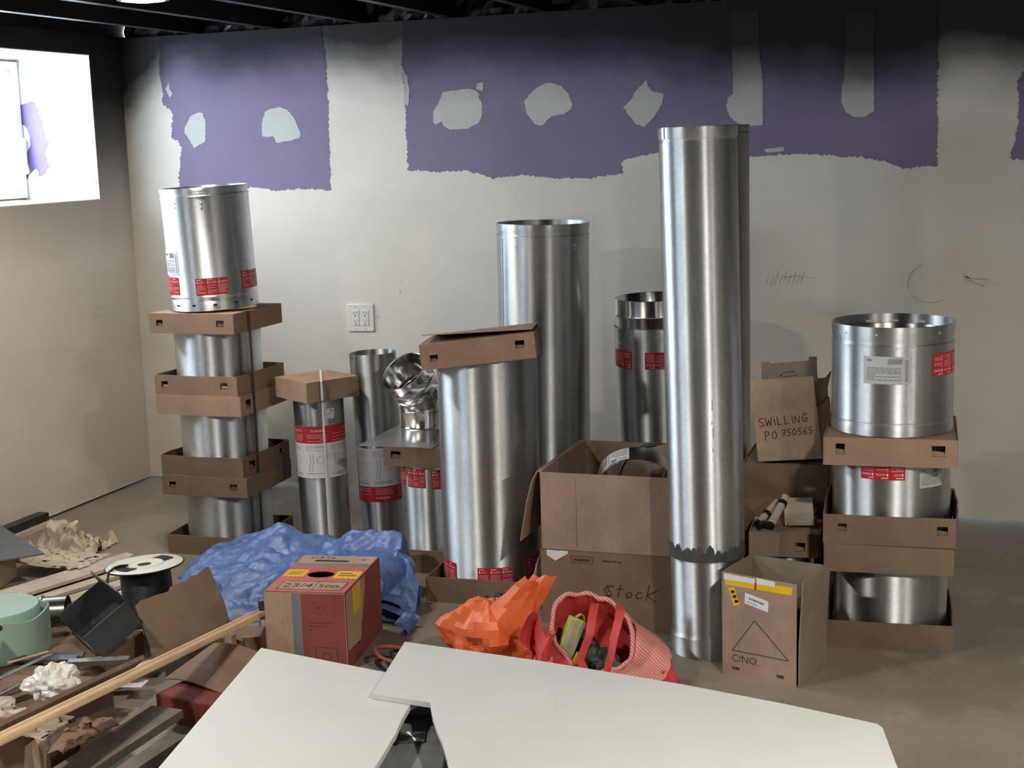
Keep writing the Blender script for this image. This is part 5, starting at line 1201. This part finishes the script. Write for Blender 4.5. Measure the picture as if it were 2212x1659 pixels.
# crumpled paper, boards
def crumpled_sheet(name, label, m, x0, x1, y0, y1, z0, amp, seed, n=40, hump=0.1, cat='paper'):
    g = [[((x0 + (x1 - x0) * i / n) + 0.03 * noise.noise(Vector((i * .3, j * .3, seed))), (y0 + (y1 - y0) * j / n) + 0.03 * noise.noise(Vector((j * .3, i * .3, seed + 5))),
           z0 + max(0, hump * math.sin(PI * i / n) * math.sin(PI * j / n) + crumple((i * 0.09, j * 0.09, seed), amp, 1.0, 4, seed))) for j in range(n + 1)] for i in range(n + 1)]
    return tag(obj(name, MB().sheet(g, 0.001), m, smooth=25), label, cat)
crumpled_sheet('crumpled_paper', 'crumpled cream paper by the left wall', PAPER, -3.58, -3.28, 4.43, 4.66, 0.003, 0.13, 3.3, hump=0.05)
crumpled_sheet('crumpled_paper', 'flatter cream paper sheet in front of the crumpled one', PAPER, -3.46, -3.14, 4.20, 4.40, 0.040, 0.035, 6.1, hump=0.0)
tag(obj('cream_board', MB().box((0, 0, 0.045), (0.30, 0.20, 0.09)), mat('cream_board', RGB(186, 172, 148), 0.7, var=0.06), loc=(-3.515, 4.05, 0.0), rot=(0, 0, R(14)), smooth=0, bevel=0.004), 'cream foam block under the grey sheet', 'block')
tag(obj('grey_sheet', MB().prism([(-3.205, 4.105, 0.118), (-3.61, 4.375, 0.128), (-3.77, 4.22, 0.13), (-3.77, 3.90, 0.125), (-3.42, 3.87, 0.118)], (0, 0, 0.006)), mat('grey_sheet_steel', RGB(112, 118, 124), 0.45, 0.3, var=0.08), smooth=0), 'grey metal sheet with pointed corner above the crumpled paper', 'metal sheet')
tag(obj('cream_block', MB().box((0, 0, 0.0125), (0.16, 0.10, 0.025)), mat('cream_board', RGB(186, 172, 148)), loc=(-3.50, 4.06, 0.092), rot=(0, 0, R(24)), smooth=0, bevel=0.003), 'thin cream offcut between the foam block and grey sheet', 'block')

# wire spool
sx_, sy_, sz_ = -2.545, 3.750, 0.036
sp = thing('wire_spool', 'white spool of black cable with loose end', 'cable spool', mw=lean((sx_, sy_, sz_), to_cam(sx_, sy_), -0.05, 0.01))
SPW = mat('white_spool_plastic', RGB(226, 224, 214), 0.4, var=0.03)
def flange(z):
    mb = MB(); n = 64; r0, r1 = 0.022, 0.122
    return MB().lathe([(r0, z), (r0, z + 0.005), (0.050, z + 0.005), (0.052, z + 0.008), (0.060, z + 0.008), (0.062, z + 0.005), (r1 - 0.004, z + 0.006), (r1, z + 0.003), (r1 - 0.002, z), (r0, z)], n)
tf = obj('top_flange', flange(0.190), SPW, sp, smooth=40); obj('bottom_flange', flange(0.0), SPW, sp, smooth=40)
obj('flange_edge', MB().tube([(0.1215 * math.cos(2 * PI * i / 64), 0.1215 * math.sin(2 * PI * i / 64), 0.1925) for i in range(64)], 0.0028, 8, closed=True), BLACK_PLASTIC, tf, smooth=60)
obj('hub_hole', MB().lathe([(0.0001, 0.1935), (0.0215, 0.1935)], 24), DARK_HOLE, tf)
for a in (-55, 125):
    s = MB().prism([(0.058 * math.cos(R(a + q)), 0.058 * math.sin(R(a + q)), 0.1975) for q in range(-34, 35, 4)] + [(0.095 * math.cos(R(a + q)), 0.095 * math.sin(R(a + q)), 0.1975) for q in range(20, -21, -4)], (0, 0, 0.0006))
    obj('wire_slot', s, DARK_HOLE, tf, smooth=0)
wr = []
for k in range(40): z = 0.008 + 0.178 * k / 39; wr += [(0.077, z - 0.0022), (0.0795, z), (0.077, z + 0.0022)]
obj('wound_cable', MB().lathe(wr, 64), mat('black_cable_jacket', RGB(32, 34, 38), 0.45, var=0.1), sp, smooth=60)
obj('loose_end', MB().tube([(0.010, -0.050, 0.200), (0.020, -0.075, 0.204), (0.032, -0.092, 0.203), (0.050, -0.108, 0.196), (0.062, -0.116, 0.17), (0.070, -0.120, 0.12), (0.080, -0.116, 0.06), (0.095, -0.095, 0.01), (0.11, -0.06, -0.02)], 0.0042, 8), BLACK_PLASTIC, sp, smooth=60)
# leaning cardboard piece
cl, cr_, tl_, tr_ = Vector((-2.336, 3.42, 0.10)), Vector((-2.300, 3.785, 0.10)), Vector((-2.419, 3.491, 0.20)), Vector((-2.382, 3.846, 0.20))
e1, e2 = cr_ - cl, tl_ - cl
pts2 = [(0.0, -0.45), (0.35, -0.45), (1.0, -0.45), (1.02, 0.1), (0.98, 1.0), (0.93, 1.04), (0.80, 0.96), (0.70, 1.0), (0.66, 0.93), (0.44, 0.97), (0.40, 0.88), (0.24, 0.93), (0.04, 0.96), (-0.02, 0.90)]
tag(obj('cardboard_piece', MB().prism([cl + e1 * u + e2 * w for u, w in pts2], e1.cross(e2).normalized() * 0.005), CARD_DK, smooth=0), 'torn dark cardboard piece leaning against the wire spool', 'cardboard')
# mint foam roll
e = thing('foam_roll', 'mint green foam roll at the left edge', 'foam roll', (-2.735, 3.255, 0.0))
pr = [(0.0001, 0.232), (0.10, 0.235), (0.124, 0.238), (0.127, 0.232), (0.127, 0.12), (0.122, 0.115), (0.0001, 0.115)]
obj('rolled_core', MB().lathe(pr, 64), FOAMG, e, smooth=40)
obj('outer_layer', MB().sheet([[((0.136 + 0.02 * i / 24) * math.cos(R(-70 + 150 * i / 24)), (0.136 + 0.02 * i / 24) * math.sin(R(-70 + 150 * i / 24)), 0.102 + 0.118 * j / 4 + (0.006 * math.sin(i * 0.5) if j == 4 else 0)) for j in range(5)] for i in range(25)], 0.004), FOAMG, e, smooth=50)
# box of scrap that carries the roll and the metal bits
carton('dark open scrap box under the mint foam roll', -2.64, 3.305, 0.0, 0.48, 0.38, 0.100, R(6), CARD_DK, 140, 0.004, top=True)
# short pipe fitting behind the roll
Mf, Lf = frame((-2.865, 3.545, 0.108), (-2.735, 3.600, 0.108))
e = thing('pipe_fitting', 'short dull metal pipe fitting behind the mint foam roll', 'pipe fitting', mw=Mf @ Matrix.Rotation(-PI / 2, 4, 'X'))
obj('fitting_shell', MB().lathe([(0.047, 0.0), (0.050, 0.0), (0.050, 0.050), (0.055, 0.054), (0.055, 0.060), (0.051, 0.064), (0.053, 0.135), (0.051, 0.136), (0.050, 0.130), (0.047, 0.0)], 48), galv('tarnished_steel', (0.36, 0.33, 0.29, 1), 0.24, 0.3, 0.2), e, smooth=40)
tag(obj('scrap_block', MB().box((0, 0, 0.028), (0.13, 0.11, 0.056)), DARKWOOD, loc=(-2.785, 3.565, 0.0), rot=(0, 0, R(20)), smooth=0, bevel=0.003), 'wood offcut under the short pipe fitting', 'wood block')
# dark steel enclosure lying open
e = thing('steel_enclosure', 'open dark steel box lying among the scrap', 'metal box', mw=Matrix.Translation((-2.455, 3.390, 0.156)) @ Matrix.Rotation(R(-38), 4, 'Z') @ Matrix.Rotation(R(32), 4, 'X'))
obj('back_plate', MB().box((0, 0.075, 0.05), (0.25, 0.004, 0.125)), DKSTEEL, e, smooth=0); obj('floor_plate', MB().box((0, 0.0, -0.012), (0.25, 0.15, 0.004)), DKSTEEL, e, smooth=0)
obj('end_plate', MB().box((0.123, 0.0, 0.03), (0.004, 0.15, 0.085)), DKSTEEL, e, smooth=0); obj('end_plate', MB().box((-0.123, 0.0, 0.03), (0.004, 0.15, 0.085)), DKSTEEL, e, smooth=0)
obj('lip', MB().box((0, -0.074, 0.0), (0.25, 0.004, 0.024)), DKSTEEL, e, smooth=0)
def bar(label, a, b, w, t, m, roll=0, name='steel_bar', holes=0):
    M, L = frame(a, b); M = M @ Matrix.Rotation(R(roll), 4, 'Y')
    e = thing(name, label, 'metal bar', mw=M)
    obj('strip', MB().box((0, L / 2, 0), (w, L, t)), m, e, smooth=0, bevel=0.0015)
    for k in range(holes):
        obj('bolt_hole', MB().lathe([(0.0001, t / 2 + 0.0003), (0.006 + 0.003 * (k == 0), t / 2 + 0.0003)], 12), DARK_HOLE, e, loc=((k % 2 - 0.5) * w * 0.5, L * (k + 0.7) / (holes + 0.4), 0))
    return e
bar('longer dark steel bar lying in front of the dark open box', (-2.655, 3.175, 0.113), (-2.440, 3.225, 0.116), 0.028, 0.012, DKSTEEL, 10)
bar('shorter dark steel bar close in front of the dark open box', (-2.580, 3.215, 0.113), (-2.445, 3.265, 0.113), 0.024, 0.010, DKSTEEL, 20)
bar('grey steel bar nearest the white plastic bag', (-2.43, 3.17, 0.125), (-2.275, 3.235, 0.125), 0.026, 0.016, STEEL, 5)
bar('dark steel bar leaning up to the pipe fitting', (-2.68, 3.42, 0.125), (-2.545, 3.560, 0.175), 0.045, 0.006, DKSTEEL, -30)
bar('pale steel plate with bolt holes under the white plastic bag', (-2.485, 2.86, 0.160), (-2.405, 3.065, 0.190), 0.048, 0.004, STEEL, -18, 'steel_plate', 4)
bar('second pale steel plate with bolt holes beside the first', (-2.425, 2.85, 0.150), (-2.345, 3.03, 0.180), 0.042, 0.004, STEEL, -18, 'steel_plate', 3)
bar('dark steel bar at the left edge below the foam roll', (-2.66, 2.90, 0.150), (-2.60, 3.10, 0.250), 0.05, 0.012, DKSTEEL, 30)
bar('rusty steel strip poking out at the left edge', (-2.70, 2.98, 0.238), (-2.58, 3.09, 0.252), 0.03, 0.006, mat('rusty_steel', RGB(92, 50, 40), 0.7, 0.3, var=0.25, scale=20), 0)
rnd = random.Random(12)
bits = [('small tan wood chip in front of the dark steel box', WOOD), ('small rusty bolt cluster above the white plastic bag', mat('rusty_steel', RGB(92, 50, 40))), ('small pale clip inside the dark steel box', PALE), ('tiny grey bracket inside the dark steel box', STEEL), ('thin tan sliver left of the steel bars', WOOD), ('small dark nut beside the perforated plates', DKSTEEL), ('white paper scrap beside the long moulding', WHITE_LABEL), ('second white paper scrap beside the dark steel box', WHITE_LABEL)]
bpos = [(-2.385, 3.235, 0.115), (-2.455, 3.135, 0.13), (-2.44, 3.455, 0.145), (-2.53, 3.46, 0.14), (-2.56, 3.17, 0.13), (-2.56, 2.96, 0.12), (-2.285, 3.26, 0.045), (-2.345, 3.395, 0.05)]
bsz = [(0.035, 0.015, 0.012), (0.04, 0.025, 0.02), (0.03, 0.02, 0.006), (0.035, 0.025, 0.006), (0.12, 0.008, 0.006), (0.03, 0.03, 0.02), (0.07, 0.06, 0.003), (0.05, 0.035, 0.003)]
for (lb, m), p, s in zip(bits, bpos, bsz):
    tag(obj('scrap_bit', MB().box((0, 0, 0), s, Matrix.Rotation(R(rnd.uniform(0, 90)), 3, 'Z') @ Matrix.Rotation(R(rnd.uniform(-18, 18)), 3, 'X')), m, loc=p, smooth=0, bevel=0.0015), lb, 'scrap')
# white plastic bag and the carton below
bag_blob('plastic_wrap', 'crumpled white plastic wrapping on the scrap pile', 'plastic wrap', FILM, (-2.262, 2.885, 0.188), (0.070, 0.055, 0.048), [((0.5, 0.2, 0.5), 0.02, 5)], 0.042, 1.6, 31.0, n=64, zmin=0.12, ang=12)
crumpled_sheet('plastic_film', 'torn beige film hanging below the white wrapping', mat('beige_film', RGB(170, 156, 138), 0.4, var=0.08), -2.44, -2.18, 2.72, 2.86, 0.120, 0.06, 8.4, n=24, hump=0.02, cat='plastic film')
carton('brown carton with scrap metal on top of it', -2.38, 2.93, 0.0, 0.30, 0.34, 0.118, R(8), CARD_DK, 150, 0.004, top=True)
# red carton with a loose cardboard panel
RC = mat('dull_red_carton', RGB(120, 52, 48), 0.75, var=0.12)
c_ = carton('dull red flat carton under the loose cardboard panel', -2.005, 3.215, 0.0, 0.235, 0.18, 0.072, R(-12), RC, 160, 0.002, top=True)
lp = MB().sheet([[(-2.165 + 0.235 * i / 5 + 0.03 * j / 4, 3.235 + 0.215 * j / 4 - 0.045 * i / 5, 0.080 + 0.030 * (j / 4) + 0.008 * math.sin(i)) for j in range(5)] for i in range(6)], 0.004)
tag(obj('cardboard_offcut', lp, CARD_DK, smooth=0), 'loose brown cardboard panel under the long moulding', 'cardboard')
tag(obj('cardboard_offcut', MB().prism([(-2.165, 3.535, 0.0), (-2.085, 3.455, 0.0), (-2.090, 3.49, 0.12), (-2.165, 3.565, 0.105)], (0.004, 0.004, 0)), CARD, smooth=0), 'small cardboard panel standing beside the cable box', 'cardboard')
# shiny hanger and clip by the tarp
e = thing('joist_hanger', 'bent galvanised bracket lying in front of the tarp', 'bracket', mw=Matrix.Translation((-2.222, 3.795, 0.004)) @ Matrix.Rotation(R(32), 4, 'Z') @ Matrix.Rotation(R(8), 4, 'X'))
obj('seat_plate', MB().box((0, 0, 0.062), (0.075, 0.055, 0.002)), STEEL, e, smooth=0); obj('side_plate', MB().box((-0.037, 0, 0.030), (0.002, 0.055, 0.062)), STEEL, e, smooth=0)
obj('side_plate', MB().box((0.037, 0, 0.040), (0.002, 0.055, 0.085)), STEEL, e, smooth=0); obj('flange_plate', MB().box((0.056, 0.028, 0.075), (0.040, 0.002, 0.060)), STEEL, e, smooth=0)
e = thing('chrome_clip', 'small bright chrome clip beside the long moulding', 'clip', mw=Matrix.Translation((-2.165, 3.600, 0.075)) @ Matrix.Rotation(R(-30), 4, 'Z') @ Matrix.Rotation(R(-35), 4, 'X'))
obj('clip_body', MB().sheet([[(-0.018 + 0.036 * i / 4, -0.03 + 0.06 * j / 4, 0.012 * math.sin(PI * i / 4)) for j in range(5)] for i in range(5)], 0.002), SHINY, e, smooth=50)
obj('clip_tongue', MB().box((0, -0.035, 0.008), (0.016, 0.03, 0.002), Matrix.Rotation(R(30), 3, 'X')), SHINY, e, smooth=0)
tag(obj('wood_offcut', MB().box((0, 0, 0.034), (0.14, 0.10, 0.068)), DARKWOOD, loc=(-2.175, 3.665, 0.0), rot=(0, 0, R(20)), smooth=0, bevel=0.003), 'brown wood offcut under the chrome clip', 'wood block')
# boards in the shade at the bottom left
moulding('grey_board', 'grey board darkened for the shade left of the white board', (-2.05, 2.20, 0.075), (-2.02, 3.02, 0.075), FLAT(0.095, 0.022), SHADEWOOD, 'board')
moulding('grey_board', 'narrower grey board beside the wider one', (-1.945, 2.20, 0.070), (-1.925, 2.92, 0.055), FLAT(0.050, 0.022), SHADEWOOD, 'board')
moulding('pine_strip', 'pale pine strip sloping under the white board', (-1.86, 2.35, 0.020), (-1.64, 2.80, 0.090), FLAT(0.05, 0.02), WOOD, 'wood strip')
moulding('white_plank', 'pale plank half hidden under the white board', (-1.80, 2.55, 0.002), (-1.60, 2.98, 0.030), FLAT(0.09, 0.018), WHITE_LABEL, 'plank')
tag(obj('scrap_block', MB().box((0, 0, 0.036), (0.15, 0.10, 0.072)), DARKWOOD, loc=(-1.965, 2.62, 0.0), rot=(0, 0, R(5)), smooth=0, bevel=0.003), 'dark wood offcut under the grey boards', 'wood block')
tag(obj('cardboard_piece', MB().prism([(-2.165, 2.62, 0.02), (-2.055, 2.55, 0.02), (-2.050, 2.56, 0.165), (-2.090, 2.585, 0.185), (-2.165, 2.64, 0.135)], (0.004, 0.006, 0)), CARD, smooth=0), 'brown cardboard piece standing in the bottom left corner', 'cardboard')
crumpled_sheet('brown_paper', 'crumpled brown paper under the long moulding', mat('brown_wrapping_paper', RGB(134, 108, 88), 0.7, var=0.1), -2.17, -2.06, 2.66, 2.86, 0.119, 0.03, 12.2, n=24, hump=0.02)
